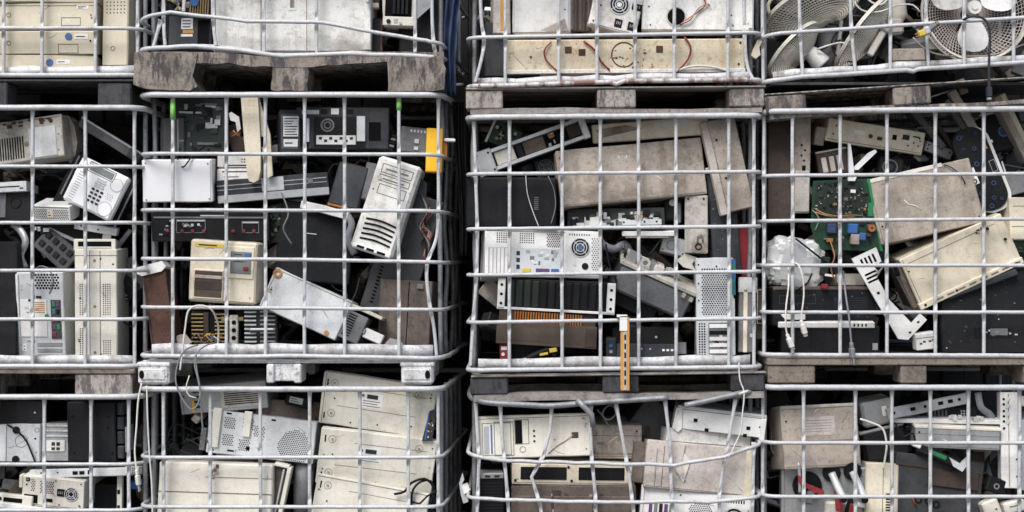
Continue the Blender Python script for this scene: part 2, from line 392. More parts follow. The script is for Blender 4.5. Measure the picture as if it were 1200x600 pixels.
    def clutter(s, u, v, w, h, n, mats, smin=2, smax=8, dmax=5, seed=1, name='component', d=0.0):
        rg = random.Random(seed)
        for mk in mats:
            L = []
            for i in range(max(1, n // len(mats))):
                a = rg.uniform(smin, smax); c = rg.uniform(smin, smax * 0.8)
                x = rg.uniform(u, max(u, u + w - a)); y = rg.uniform(v, max(v, v + h - c))
                L.append((x, y, a, c, d - rg.uniform(0.4, dmax) - 0.02 * i, d + 0.3 + 0.01 * i))
            o = s.boxes(name, L, mk, 0.2); o['kind'] = 'stuff'

def cable(label, pts, r, m, cat='cable', name='cable', plug=None, plug2=None, group=None, smooth_step=4):
    """pts: (px, py, depth). plug kinds at the last point: 'euro', 'iec'."""
    e = bpy.data.objects.new(name, None); COL.objects.link(e); e.location = W(*pts[0]); THINGS.append(e)
    tagit(e, label, cat, group)
    org = W(*pts[0])
    P = [W(*p) - org for p in spline(pts, smooth_step)]
    q = MB(); q.tube(P, r / SC, 7); q.build('cord', m, e, True)
    def mk(kind, a, c):
        t = (c - a).normalized(); rot = t.to_track_quat('-Z', 'Y').to_matrix().to_4x4(); rot.translation = c
        q = MB(); k = 1 / SC
        if kind == 'euro':
            q.box((-5 * k, -2.5 * k, -13 * k), (5 * k, 2.5 * k, 0), 1.5 * k, rot); q.box((-3 * k, -2 * k, -0.5 * k), (3 * k, 2 * k, 6 * k), 1.2 * k, rot)
            o = q.build('plug', m, e)
            for sx in (-3, 3):
                q = MB(); q.box(((sx - .8) * k, -.8 * k, -20 * k), ((sx + .8) * k, .8 * k, -12.5 * k), .3 * k, rot); q.build('pin', 'steel', o)
        else:
            q.box((-4 * k, -3 * k, -12 * k), (4 * k, 3 * k, 0), 1 * k, rot); q.box((-2 * k, -2 * k, -1 * k), (2 * k, 2 * k, 5 * k), .8 * k, rot)
            q.build('plug', m, e)
            q = MB(); q.box((-3 * k, -2.3 * k, -15 * k), (3 * k, 2.3 * k, -12.2 * k), .5 * k, rot); q.build('contact', 'steel' if kind == 'iec' else 'brass', e)
    if plug: mk(plug, P[-2], P[-1])
    if plug2: mk(plug2, P[1], P[0])
    return e

def collapse():
    for e in THINGS:
        if len(e.children) == 1:
            c = e.children[0]
            if c.get('kind'): continue
            nm = e.name; e.name = 'spent'
            c.parent = None; c.location = e.location.copy(); c.rotation_euler = e.rotation_euler.copy(); c.name = nm
            for k in ('label', 'category', 'group'):
                if k in e: c[k] = e[k]
            bpy.data.objects.remove(e)

mat('pileshadeblack', (0.007, 0.0072, 0.008), 0.6, 0, 0.3, (0.02, 0.02, 0.02), 10, False, 0.15, 0.05, 0.4)  # near-black tones put the deep interior shade into the scrap's colour
mat('pileshadegrey', (0.016, 0.0165, 0.018), 0.6, 0, 0.3, (0.03, 0.03, 0.03), 10, False, 0.15, 0.05, 0.4)
mat('pileshadebrown', (0.02, 0.015, 0.012), 0.6, 0, 0.3, (0.01, 0.01, 0.01), 10, False, 0.15, 0.05, 0.4)
# ------------------------------------------------------------------ setting: ground and the dark wall behind, added to keep the gaps black
q = MB(); q.box((-40, -40, -0.3), (40, 40, 0), 0); tagit(q.build('ground', 'concrete'), kind='structure')
q = MB()
for i in range(-26, 27):
    q.box((i * 0.1, 1.16 if i % 2 else 1.145, 0), (i * 0.1 + 0.1, 1.26, 4.2), 0.006)
tagit(q.build('backdrop', 'darkbackdrop'), kind='structure')  # unseen backing added so the gaps between columns stay black

# ------------------------------------------------------------------ tube cages
RG = random.Random(11)
def lerp_y(pts, x):
    if x <= pts[0][0]: return pts[0][1]
    for a, b in zip(pts, pts[1:]):
        if x <= b[0]: return a[1] + (b[1] - a[1]) * (x - a[0]) / max(1e-6, b[0] - a[0])
    return pts[-1][1]

def cage(label, x0, x1, rails, bars, ybot, R=26, m='zinc', tray=True, wob=0.4, side_wob=0.0, deep=300, dull=(), tape=(), skip_top=(), tray_h=12, topm=None, splay=0, kink=False):
    base = G((x0 + x1) / 2, deep / 2, ybot)
    e = bpy.data.objects.new('tube_cage', None); COL.objects.link(e); e.location = base
    tagit(e, label, 'cage', 'tube cages stacked in four columns')
    rp = []
    for r in rails:
        if isinstance(r, (int, float)): r = (r, r)
        if len(r) == 2 and not isinstance(r[0], tuple): r = [(x0, r[0]), (x1, r[1])]
        rp.append(r)
    for ri, r in enumerate(rp):
        yl, yr = lerp_y(r, x0), lerp_y(r, x1)
        mid = [p for p in r if x0 + R < p[0] < x1 - R]
        front = [(x0 + R, 0, lerp_y(r, x0 + R))] + [(p[0], 0, p[1]) for p in mid] + [(x1 - R, 0, lerp_y(r, x1 - R))]
        fr = []
        for a, b in zip(front, front[1:]):
            n = max(1, int((b[0] - a[0]) / 14))
            for j in range(n):
                t = j / n; fr.append((a[0] + (b[0] - a[0]) * t, 0, a[2] + (b[2] - a[2]) * t))
        fr.append(front[-1])
        fr = [(p[0], p[1] + RG.uniform(-.3, .3) * wob, p[2] + RG.uniform(-.45, .45) * wob) for p in fr]
        def arc(cx, cd, a0, y):
            return [(cx + R * math.cos(math.radians(a0 + t * 15)), cd - R * math.sin(math.radians(a0 + t * 15)), y) for t in range(1, 6)]
        lp = fr + arc(x1 - R, R, 90, yr)[::-1] if False else list(fr)
        lp += [(x1 - R + R * math.sin(math.radians(t * 15)), R - R * math.cos(math.radians(t * 15)), yr + (fr[-1][2] - yr) * (1 - t / 6)) for t in range(1, 7)]
        for dd in range(int(R) + 30, deep - int(R), 30): lp.append((x1 + splay * dd / deep + RG.uniform(-1, 1) * side_wob, dd, yr))
        lp += [(x1 + splay - R + R * math.cos(math.radians(t * 18)), deep - R + R * math.sin(math.radians(t * 18)), yr) for t in range(0, 6)]
        lp += [(x0 + R - R * math.sin(math.radians(t * 18)), deep - R + R * math.cos(math.radians(t * 18)), yl) for t in range(0, 6)]
        for dd in range(deep - int(R) - 30, int(R) + 10, -30): lp.append((x0, dd, yl))
        lp += [(x0 + R - R * math.cos(math.radians(t * 15)), R - R * math.sin(math.radians(t * 15)), yl + (fr[0][2] - yl) * (t / 6)) for t in range(0, 6)]
        q = MB()
        rad = 3.4 if ri == 0 else 2.8 if ri == len(rp) - 1 else 2.3
        mk = m[ri] if isinstance(m, (list, tuple)) else m
        if ri == 0 and skip_top:      # broken rail: open run
            for seg in skip_top:
                P = [G(*p) - base for p in spline([(a[0], a[2] if len(a) > 2 else 0, a[1]) for a in seg], 8)]
                q = MB(); q.tube(P, rad / SC, 10); q.build('rail', mk, e, True)
            continue
        q.tube([G(*p) - base for p in lp], rad / SC, 10, True)
        q.build('rail', mk, e, True)
    bm_ = m if isinstance(m, str) else m[1]
    ytop_f = rp[0]
    def bar(pts, mk, cross, flat=True):
        # pts: list of (X, d, Y)
        if kink:
            P = []
            for a, b in zip(pts, pts[1:]):
                n = max(1, int((Vector(b) - Vector(a)).length / 3))
                P += [Vector(a).lerp(Vector(b), j / n) for j in range(n)]
            P.append(Vector(pts[-1]))
        else: P = spline(pts, 3)
        P = [Vector((p.x, p.y, p.z)) for p in P]
        ph = RG.uniform(0, 9)
        def rf(i, th):
            y = P[i].z; dim = 0.0; wide = 1.0
            for c in cross:
                t = abs(y - c)
                dim = max(dim, math.exp(-((t - 8) / 3.2) ** 2)); wide = max(wide, 1 + 0.22 * math.exp(-(t / 9) ** 2))
            ra = 1.9; rb = 2.05 * wide
            if flat: ra = 1.9 - 3.8 * dim * max(0, (-math.cos(th) - 0.55) / 0.45)
            sq = 1 / max(abs(math.cos(th)), abs(math.sin(th))) ** 0.55
            y0 = abs(y - P[0].z)
            if y0 < 14: rb *= 1 + 0.4 * (1 - y0 / 14)
            return ra * sq / SC, rb * sq / SC
        q = MB(); q.tube([G(*p) - base for p in P], 4 / SC, 12, False, rf)
        return q.build('bar', mk, e, True)
    for b in bars:
        if isinstance(b, (int, float)):
            yt, yb = lerp_y(rp[0], b), lerp_y(rp[-1], b)
            d = 7.0
            if b > x1 - R: d += R - math.sqrt(max(0, R * R - min(R, b - (x1 - R)) ** 2))
            if b < x0 + R: d += R - math.sqrt(max(0, R * R - min(R, (x0 + R) - b) ** 2))
            n = 6
            pts = [(b + (RG.uniform(-.7, .7) * wob if 0 < i < n else 0), d, yt + (yb - yt) * i / n) for i in range(n + 1)]
        else:
            pts = [(p[0], p[2] if len(p) > 2 else 7.0, p[1]) for p in b]
        cr = [lerp_y(r, pts[0][0]) for r in rp[1:-1]]
        bar(pts, bm_, cr)
    for (tx, ty, th) in tape:
        q = MB(); c = G(tx, 7, ty) - base
        q.tube([c, c - Vector((0, 0, th / SC))], 3.1 / SC, 10); q.build('tape', 'lime', e, True)
    for X, sgn in ((x0, 1), (x1, -1)):
        yt, yb = lerp_y(rp[0], X), lerp_y(rp[-1], X)
        for j in range(5):
            d = 44 + j * (deep - 80) / 4
            n = 6
            pts = [(X + (splay * d / deep if sgn < 0 else 0) + sgn * 7 + RG.uniform(-1, 1) * side_wob * (1 if 0 < i < n else 0), d, yt + (yb - yt) * i / n) for i in range(n + 1)]
            q = MB(); q.tube([G(*p) - base for p in spline(pts, 14)], 3 / SC, 8); q.build('bar', 'zincdullshade', e, True)  # side bars take a darker zinc, their shade put into the colour
    if tray:
        yl, yr = lerp_y(rp[-1], x0), lerp_y(rp[-1], x1)
        q = MB()
        n = 14; vs = []
        for i in range(n + 1):
            x = x0 + 12 + (x1 - x0 - 24) * i / n; y = lerp_y(rp[-1], x)
            j1, j2 = RG.uniform(-1, 1), RG.uniform(-1.2, 1.2)
            vs += [G(x, 12.6 + j1 * .4, y - tray_h + j2) - base, G(x, 12.6, y - 1) - base, G(x, 15 + j1 * .4, y - tray_h + j2) - base, G(x, 15, y - 1) - base]
        fs = []
        for i in range(n):
            a, b = 4 * i, 4 * i + 4
            fs += [(a, a + 1, b + 1, b), (a + 2, b + 2, b + 3, a + 3), (a, b, b + 2, a + 2), (a + 1, a + 3, b + 3, b + 1)]
        fs += [(0, 2, 3, 1), (4 * n, 4 * n + 1, 4 * n + 3, 4 * n + 2)]
        q.add(vs, fs); q.build('tray_rim', 'tray' if not isinstance(m, (list, tuple)) else 'tray', e, True)
        q = MB(); ym = max(yl, yr) + 1.5
        q.box(G(x0 + 12, 15.5, ym - 3) - base, G(x1 - 12, deep - 12, ym) - base, 0); q.build('floor_sheet', 'darksteel', e)
    return e

def pallet(label, x0, x1, blocks, yt, yb, m, bm=None, top=7, bot=6, deep=300, tilt=0, botset=4, fd=0, group='pallets under the cages', topm=None, holes=None, sag=0, flange=False, boards=5):
    """yt/yb: top and underside in front-plane pixels at the left end; tilt: drop (+) at the right end."""
    bm = bm or m
    base = G((x0 + x1) / 2, deep / 2, yb)
    e = bpy.data.objects.new('pallet', None); COL.objects.link(e); e.location = base
    ang = math.atan2(tilt, x1 - x0); e.rotation_euler = (0, ang, 0)
    tagit(e, label, 'pallet', group)
    jit = lambda a: RG.uniform(-a, a)
    bw = 44
    if top:
        for j in range(boards):
            d = fd + j * (deep - bw) / (boards - 1)
            q = MB(); q.box(G(x0 + jit(1.5), d, yt + jit(.3)) - base, G(x1 + jit(1.5), d + bw, yt + top + jit(.4)) - base, 1.0 / SC)
            q.build('deck_board', topm or bm, e)
    for (a, b) in blocks:
        for ki, d in enumerate((fd, (deep - bw) / 2, deep - bw)):
            q = MB(); y2 = yb - (bot if not flange else 0)
            q.box(G(a + jit(1), d + 1.5 + jit(1), yt + top + .4) - base, G(b + jit(1), d + bw - 2, y2 - .3) - base, 1.6 / SC)
            o = q.build('block', m, e)
            if ki == 0 and flange:
                if b - a < 45 and holes is not None:
                    pass
    if bot:
        for j, d in enumerate((fd + botset, (deep - bw) / 2, deep - bw)):
            q = MB(); n = 12; vs = []; fs = []
            for i in range(n + 1):
                x = x0 + 4 + (x1 - x0 - 8) * i / n; s = -sag * math.sin(math.pi * i / n * 2) if sag else 0
                yj = jit(.5)
                vs += [G(x, d, yb - bot + s + yj) - base, G(x, d, yb + s * .3) - base, G(x, d + bw - botset, yb + s * .3) - base, G(x, d + bw - botset, yb - bot + s + yj) - base]
            for i in range(n):
                a_, b_ = 4 * i, 4 * i + 4
                for k in range(4): fs.append((a_ + k, a_ + (k + 1) % 4, b_ + (k + 1) % 4, b_ + k))
            fs += [(0, 1, 2, 3), (4 * n + 3, 4 * n + 2, 4 * n + 1, 4 * n)]
            q.add(vs, fs); q.build('bottom_board', bm, e)
    return e

C1, C2, C3, C4 = (-205, 167), (163, 519), (548, 893), (896, 1262)
UP = [-205, -145, -85, -25]
# first column
cage('silver tube cage holding stacked cream desktop computers, top left', *C1, UP + [33, 88], [-118, -60, 2, 47, 110, 158], 88)
cage('silver tube cage holding the white desk telephone, left edge', *C1, [126, 195, 261, 317, 374, 429], [-150, -88, -26, 36, 98, 155], 429)
cage('silver tube cage with black tower inside, bottom left corner', *C1, [465, 544, 598, 650, 700, 755], [-120, -60, -5, 50, 105, 149], 755)
# second column
dr = [(163, 24), (176, 18), (200, 14), (250, 20), (290, 25), (350, 26), (378, 26), (440, 38), (500, 48), (537, 56)]
db = [(163, 58), (180, 56), (230, 54), (290, 60), (331, 66), (375, 64), (410, 62.5), (470, 65), (537, 67)]
cage('bent white tube cage round a large white panel, top row second column', *C2, UP + [dr, db], [[(191, -205), (190, 0), (192, 53)], [(248, -205), (248, 0), (252, 53)], [(308, -205), (308, 10), (309, 60)], [(371, -205), (370, 30), (371, 63)], [(430, -205, 9), (430, 2, 9)], [(487, -205), (486, 63)], [(506, -205, 10), (506, 20, 10), (512, 66, 12)], [(187, 22), (178, 55)]], 66, R=16, wob=1.2, tray_h=5, splay=20)
cage('silver tube cage with two green tape scraps, middle row second column', *C2, [111, [(163, 180), (500, 181), (537, 184)], [(163, 246), (500, 247), (537, 250)], [(163, 303), (350, 304), (500, 307), (537, 309)], [(163, 360), (350, 361), (500, 363), (537, 364)], [(163, 417), (280, 418), (340, 417), (500, 420), (537, 419)]],
     [201, 264, 310, 356, 403, 467, [(513, 113, 16), (513, 180, 15), (512, 270, 14), (500, 310, 10), (502, 350, 9), (508, 385, 12), (511, 418, 14)]], 418, R=20, tape=((201, 118, 21), (467, 117, 11)), side_wob=2.6, tray_h=14, splay=20)
cage('silver tube cage packed with beige case panels, bottom row second column', *C2, [456, 536, 594, 650, 703, 757], [190, 245, 304, 362, 421, 478, 513], 757, R=20, splay=20)
# third column
cage('tube cage with rusty bottom rail, top row third column', *C3, UP + [(44, 38), [(548, 101), (600, 100), (700, 96.5), (714, 96), (722, 98.5), (731, 95), (800, 94.5), (893, 93)]], [[(563, -205), (563, 0), (567, 50), (557, 96)], 592, 655, 700, 745, 791, 854, [(874, -205, 16), (875, 40, 16), (884, 92, 12)]], 97, R=18, m=['zinc'] * 5 + ['zincrust'], tray_h=10)
cage('silver tube cage with an orange strip hung on it, middle row third column', *C3, [(137.5, 135), (204, 201), (268.5, 265), (322.5, 318), (378, 373), (434, 430)], [[(555, 140, 14), (557, 203, 14), (559, 270, 14), (558, 325, 12), (554, 380, 14), (551, 430, 14)], 597, 659, 704, 749, 793, 855, 885], 432, R=18, tray_h=13, side_wob=2)
ir = [(548, 531), (560, 534), (578, 539), (630, 541), (690, 543), (790, 545), (850, 535), (893, 520)]
ib = [(548, 584), (575, 585), (680, 588), (760, 588), (830, 588), (893, 582)]
cage('crushed grey tube cage with broken top rail, bottom row third column', *C3, [[(548, 468), (580, 472), (645, 475), (690, 472), (782, 467), (893, 462)], ir, ib, 640, 700, 755],
     [[(586, 474), (589, 520), (593, 560), (596, 600), (594, 755)], [(647, 474), (645, 505), (637, 535), (623, 560), (633, 592), (640, 640), (645, 755)], [(693, 474), (692, 500), (694, 540), (698, 580), (700, 660), (698, 755)], [(722, 472), (731, 520), (738, 560), (743, 600), (748, 755)], [(780, 470), (786, 520), (787, 560), (789, 600), (790, 755)], [(863, 468), (856, 510), (849, 545), (844, 580), (846, 755)], [(886, 520, 16), (884, 590, 14), (884, 755, 14)], [(557, 470, 14), (561, 540, 12), (559, 600, 12), (558, 755, 14)]],
     755, R=18, wob=1.6, kink=True, m=['zincdullshade', 'zinc', 'zinc', 'zinc', 'zinc', 'zinc'],
     skip_top=([(550, 466, 200), (549, 466, 60), (555, 469, 14), (575, 472), (610, 474), (645, 475.5), (690, 472), (735, 469), (782, 466)], [(802, 475, -3), (830, 469, -2), (868, 461, 2), (886, 459, 14), (892, 459, 60), (892, 459, 250)], [(676, 468, -4), (684, 476, -6), (693, 485, -4), (695, 500, -3)]))
# fourth column
cage('grimy tube cage filled with old fans, top right', *C4, [-205, -150, -95, -40, [(896, 43), (915, 39), (1050, 30), (1200, 20.5), (1262, 17)], [(896, 96), (940, 90), (1000, 86.5), (1062, 82), (1070, 83.5), (1076, 81), (1200, 73), (1262, 70)]], [[(898, -205, 22), (897, 0, 22), (898, 92, 22)], [(938, -205), (938, 0), (942, 88)], [(998, -205), (998, 0), (1004, 84)], 1045, [(1088, -205), (1087, 0), (1090, 80)], 1132, 1190, 1240], 88, R=18, m=['zinc'] * 6, tray_h=11)
cage('silver tube cage with green circuit board inside, right edge', *C4, [(130.5, 127), (206, 203), (259, 256), 311, 366, (416, 417)], [898, 930, 986, 1041, 1098, 1155, 1215], 417, R=18, tray=False)
cage('silver tube cage with red levers and brown case, bottom right corner', *C4, [454, 519, 582, 640, 700, 755], [897, 943, 1004, 1047, 1092, 1137, 1197, 1250], 755, R=18)

# ------------------------------------------------------------------ pallets (built to carry the cages)
pallet('scuffed black plastic pallet under the cream desktops, top left', -205, 157, [(-205, -160), (-35, 8), (113, 154)], 92.5, 124, 'blackplastic', top=3, bot=0)
pallet('weathered wooden pallet between the telephone cage and black tower cage', -205, 157, [(-205, -150), (-60, -5), (88, 154)], 433, 464, 'paintwood', 'wood', top=5, bot=0)
pallet('wooden pallet on the ground, first column', -205, 157, [(-205, -150), (-50, 0), (88, 154)], 760, 810, 'wood', top=7, bot=7, botset=0)
# moulded chipboard pallet with two openings
def chip_pallet():
    base = G(340, 150, 107); e = bpy.data.objects.new('pallet', None); COL.objects.link(e); e.location = base
    tagit(e, 'mottled pressed wood pallet with two fork openings, top row second column', 'pallet', 'pallets under the cages')
    rg = random.Random(4)
    def slab(name, pts, d0, d1):
        q = MB(); n = len(pts)
        dense = []
        for i in range(n):
            a, b = pts[i], pts[(i + 1) % n]; L = math.hypot(b[0] - a[0], b[1] - a[1]); s = max(1, int(L / 7))
            for j in range(s): dense.append((a[0] + (b[0] - a[0]) * j / s + rg.uniform(-.7, .7), a[1] + (b[1] - a[1]) * j / s + rg.uniform(-.8, .8)))
        q.prism([((x - 340) / SC, (107 - y) / SC) for x, y in dense], (d0 - 150) / SC, (d1 - 150) / SC)
        o = q.build(name, 'chipwood', e); return o
    for d0, d1 in ((-3, 52), (124, 176), (248, 300)):
        slab('block', [(158, 62), (232, 62), (226, 90), (232, 102), (222, 106), (172, 105), (157, 99)], d0, d1)
        slab('block', [(320, 70), (362, 70), (360, 106), (318, 106)], d0 + 2, d1)
        slab('block', [(454, 66), (517, 66), (522, 80), (521, 104), (512, 107), (455, 107)], d0 + 1, d1)
    q = MB(); n = 26; vs = []; fs = []
    for i in range(n + 1):
        x = 157 + (520 - 157) * i / n; y = 60 + 6 * math.exp(-((x - 335) / 60) ** 2) + rg.uniform(-.5, .5) + 1
        for dd, yy in ((-1.5, y), (-1.5, y + 12 + rg.uniform(-1, 1.5)), (300, y + 12), (300, y)): vs.append(G(x, dd, yy) - base)
    for i in range(n):
        for k in range(4): fs.append((4 * i + k, 4 * i + (k + 1) % 4, 4 * i + 4 + (k + 1) % 4, 4 * i + 4 + k))
    fs += [(0, 1, 2, 3), (4 * n + 3, 4 * n + 2, 4 * n + 1, 4 * n)]
    q.add(vs, fs); q.build('deck', 'chipwood', e)
chip_pallet()
# white steel-footed pallet
def foot_pallet():
    base = G(335, 150, 452); e = bpy.data.objects.new('pallet', None); COL.objects.link(e); e.location = base
    tagit(e, 'white footed metal pallet under the cage with green tape', 'pallet', 'pallets under the cages')
    q = MB(); q.box(G(166, 4, 422.5) - base, G(508, 296, 426) - base, .8 / SC); q.build('deck', 'tray', e)
    for d in (1, 128, 254):
        for x0, x1, kind in ((161, 198, 0), (312, 353, 1), (470, 508, 0)):
            q = MB()
            if kind == 0:
                q.box(G(x0, d, 423 + 3.6) - base, G(x1, d + 42, 451) - base, 3 / SC)
                q.box(G(x0 + 3, d - 1.2, 432) - base, G(x1 - 4, d + 3, 446) - base, 1.5 / SC)
                q.box(G(x0 - 1, d - 1, 424.5) - base, G(x1 + 1, d + 43, 430) - base, 1.5 / SC)
            else:
                q.box(G(x0, d, 426.6) - base, G(x0 + 9, d + 42, 449) - base, 1.5 / SC); q.box(G(x1 - 9, d, 426.6) - base, G(x1, d + 42, 449) - base, 1.5 / SC)
                q.box(G(x0 + 8, d + 4, 426.6) - base, G(x1 - 8, d + 40, 447) - base, 1 / SC)
            f = q.build('foot', 'foot', e)
            if d < 5:
                if kind == 0:
                    q = MB(); cx = x0 + 5 if x0 < 300 else x1 - 7
                    c = G(cx, d - 1.6, 439) - base
                    q.prism([(c.x + 3.0 / SC * math.cos(a * .5236), c.z + 5 / SC * math.sin(a * .5236)) for a in range(12)], c.y, c.y + 2 / SC); q.build('bolt_hole', 'hole', f)
                else:
                    for cx in (x0 + 4.5, x1 - 4.5):
                        q = MB(); c = G(cx, d - .8, 437) - base
                        q.prism([(c.x + 1.8 / SC * math.cos(a * .5236), c.z + 1.8 / SC * math.sin(a * .5236)) for a in range(12)], c.y, c.y + 2 / SC); q.build('bolt', 'steel', f)
foot_pallet()
pallet('wooden pallet on the ground, second column', 165, 530, [(165, 215), (320, 370), (480, 530)], 762, 810, 'wood', top=7, bot=7, botset=0)
pallet('pale dusty wooden block pallet under the rusty rail, top row third column', 547, 898, [(547, 590), (701, 745), (856, 897)], 101.5, 132.5, 'paintwood', 'greywood', top=2, bot=6, tilt=-3, sag=1.5)
pallet('pallet with scuffed black plastic blocks above the crushed cage', 551, 900, [(552, 595), (706, 750), (858, 898)], 438, 469, 'blackplastic', 'greywood', top=2, bot=8, tilt=-5, sag=2)
pallet('wooden pallet on the ground, third column', 550, 895, [(550, 595), (700, 745), (850, 895)], 760, 810, 'wood', top=7, bot=7, botset=0)
pallet('mottled wooden pallet tilted under the cage of fans, top right', 899, 1262, [(899, 945), (1049, 1093), (1218, 1262)], 98, 128, 'chipwood', 'paintwood', top=2, bot=6, tilt=-24, sag=2.5)
pallet('brown wooden pallet under the cage with the green circuit board', 899, 1262, [(901, 955), (1056, 1086), (1200, 1262)], 420, 450, 'wood', 'wood', top=8, bot=0)
pallet('wooden pallet on the ground, fourth column', 899, 1262, [(899, 950), (1055, 1105), (1212, 1262)], 760, 810, 'wood', top=7, bot=7, botset=0)

# ------------------------------------------------------------------ unsorted scrap deep inside each cage, toned dark for shade
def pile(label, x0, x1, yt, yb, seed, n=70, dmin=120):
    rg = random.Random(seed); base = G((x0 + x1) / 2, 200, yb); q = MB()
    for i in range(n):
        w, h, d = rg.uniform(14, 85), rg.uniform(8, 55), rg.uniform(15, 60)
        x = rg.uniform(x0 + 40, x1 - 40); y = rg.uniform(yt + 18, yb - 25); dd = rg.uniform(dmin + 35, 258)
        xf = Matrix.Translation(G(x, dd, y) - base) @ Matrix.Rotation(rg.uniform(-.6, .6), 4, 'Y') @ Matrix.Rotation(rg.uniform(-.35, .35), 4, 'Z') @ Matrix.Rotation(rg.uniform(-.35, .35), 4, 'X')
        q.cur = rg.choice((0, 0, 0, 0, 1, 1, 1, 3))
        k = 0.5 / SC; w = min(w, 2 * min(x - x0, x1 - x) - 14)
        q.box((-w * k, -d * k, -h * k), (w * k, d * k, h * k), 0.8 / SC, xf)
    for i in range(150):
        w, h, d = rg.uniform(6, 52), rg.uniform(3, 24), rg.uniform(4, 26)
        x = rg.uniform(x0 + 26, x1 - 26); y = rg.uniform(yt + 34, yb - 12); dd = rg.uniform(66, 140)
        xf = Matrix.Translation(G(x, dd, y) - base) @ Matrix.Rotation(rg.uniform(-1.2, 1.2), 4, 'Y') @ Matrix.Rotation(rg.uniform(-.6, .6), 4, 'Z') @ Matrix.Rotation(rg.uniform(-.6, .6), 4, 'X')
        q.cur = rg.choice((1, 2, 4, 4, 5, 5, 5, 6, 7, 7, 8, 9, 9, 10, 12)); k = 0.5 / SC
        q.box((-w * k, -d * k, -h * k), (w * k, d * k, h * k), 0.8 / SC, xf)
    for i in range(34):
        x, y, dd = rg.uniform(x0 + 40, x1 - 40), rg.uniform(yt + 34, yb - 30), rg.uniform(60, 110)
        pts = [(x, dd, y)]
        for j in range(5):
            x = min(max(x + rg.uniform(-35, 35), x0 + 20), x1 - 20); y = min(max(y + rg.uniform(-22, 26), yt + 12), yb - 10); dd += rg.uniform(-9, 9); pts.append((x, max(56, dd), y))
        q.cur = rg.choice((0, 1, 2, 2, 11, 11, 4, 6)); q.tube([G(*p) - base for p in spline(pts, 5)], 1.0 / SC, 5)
    o = q.build('scrap_pile', ['pileshadeblack', 'pileshadegrey', 'charcoal', 'pileshadebrown', 'grey', 'darksteel', 'brown', 'brownsheet', 'pcbdark', 'steel', 'tan', 'cableg', 'greybeige']); o.location = base
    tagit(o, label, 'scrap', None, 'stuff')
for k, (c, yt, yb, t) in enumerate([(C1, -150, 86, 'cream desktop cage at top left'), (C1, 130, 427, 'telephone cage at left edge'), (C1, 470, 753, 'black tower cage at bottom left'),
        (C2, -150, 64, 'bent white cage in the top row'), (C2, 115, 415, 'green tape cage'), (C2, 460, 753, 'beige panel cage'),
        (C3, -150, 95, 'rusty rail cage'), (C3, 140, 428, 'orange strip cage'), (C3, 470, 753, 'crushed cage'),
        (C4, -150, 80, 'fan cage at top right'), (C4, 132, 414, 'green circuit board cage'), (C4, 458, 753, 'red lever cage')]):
    pile('unsorted scrap, toned dark for shade, deep inside the ' + t, c[0], c[1], yt, yb, 40 + k)
# ================================================================== FIRST COLUMN
# ---- top left cage: stacked cream desktops
def desktop(label, cy, h, feats, w=150, cx=38, z=18):
    t = T('desktop_computer', label, 'computer', cx, cy, w, h, 130, z, m='beige', b=1.0, group='cream desktop computers at top left')
    u0 = w / 2 - cx        # local u of picture x=0
    feats(t, u0); return t
def fa(t, u):
    t.outline('handle_recess', u + 72, 17, 23, 10); t.ring('screw_ring', u + 10, 14, 2.8, 2.0, -.3, .4, 'groove')
    t.sticker(u + 90, 3, 14, 4, 2)
def fb(t, u):
    t.disc('round_badge', u + 81, 6.5, 4.3, -.6, .4, 'badge', 22); t.sticker(u + 88, 3.4, 16, 6, 1)
    t.outline('handle_recess', u + 68, 15, 24, 11); t.ring('screw_ring', u + 10, 14, 2.8, 2.0, -.3, .4, 'groove')
def fc(t, u):
    t.disc('round_badge', u + 58, 9, 4.3, -.6, .4, 'badge', 22); t.sticker(u + 66, 5.5, 16, 5, 1)
def fd_(t, u):
    t.slots(u + 24, 6, 20, 4, 5, True, .6); t.slots(u + 78, 6, 24, 4, 6, True, .5)
desktop('cream desktop computer at the very top of the left stack, dark slots below', -11, 27, fd_)
desktop('cream desktop computer with plain front, above the blue badged ones', 19.5, 32, fa)
desktop('cream desktop computer with blue badge and handle outline, second from bottom', 50, 27, fb)
desktop('low cream desktop computer with blue badge, bottom of the stack', 73.5, 18.6, fc)
t = T('tower_computer', 'cream tower computer standing right of the stacked cream desktops', 'computer', 135.5, 16, 31, 124, 48, 22, m='beige', b=1.5)
t.holes(3, 42, 24, 22, 4.2, .8, hexa=False); t.ring('screw_ring', 13, 103, 2.8, 2.0, -.3, .4, 'groove'); t.outline('drive_bay', 4, 8, 23, 12)

# ---- left edge middle cage
t = T('computer_chassis', 'rusty edged grey computer chassis tilted at the top left, vent slots showing', 'computer', 30, 164, 92, 50, 60, 42, roll=7, yaw=-8, m='greybeige', b=1)
t.slots(6, 20, 38, 26, 12, True, .5); t.box('rear_plate', 50, 12, 34, 36, -1, .5, 'palesteel'); t.slots(54, 18, 24, 26, 5, False, .4); t.clutter(2, 1, 84, 8, 18, ['rust', 'brown'], 2, 6, 1.2, 5, 'rust_flake')
t.disc('label_dot', 47, 30, 3, -.4, .3, 'brass', 12); t.slots(55, 14, 22, 4, 3, True, .6)
t = T('plastic_cover', 'curved grey beige plastic cover beside the rusty chassis', 'cover', 80, 163, 20, 58, 20, 60, roll=8)
t.poly('cover', [(0, 6), (5, 0), (14, 2), (19, 14), (20, 34), (15, 52), (8, 58), (5, 44), (9, 28), (6, 16)], 0, 30, 'tan')
t = T('metal_channel', 'long grey metal channel slanting behind the white telephone', 'channel', 128, 163, 84, 13, 14, 70, roll=-31, m='grey', b=.8)
t.box('lip', 0, 0, 84, 3, -1.5, .4, 'steel'); t.box('end_block', 70, 2, 12, 10, -2, .4, 'darksteel')
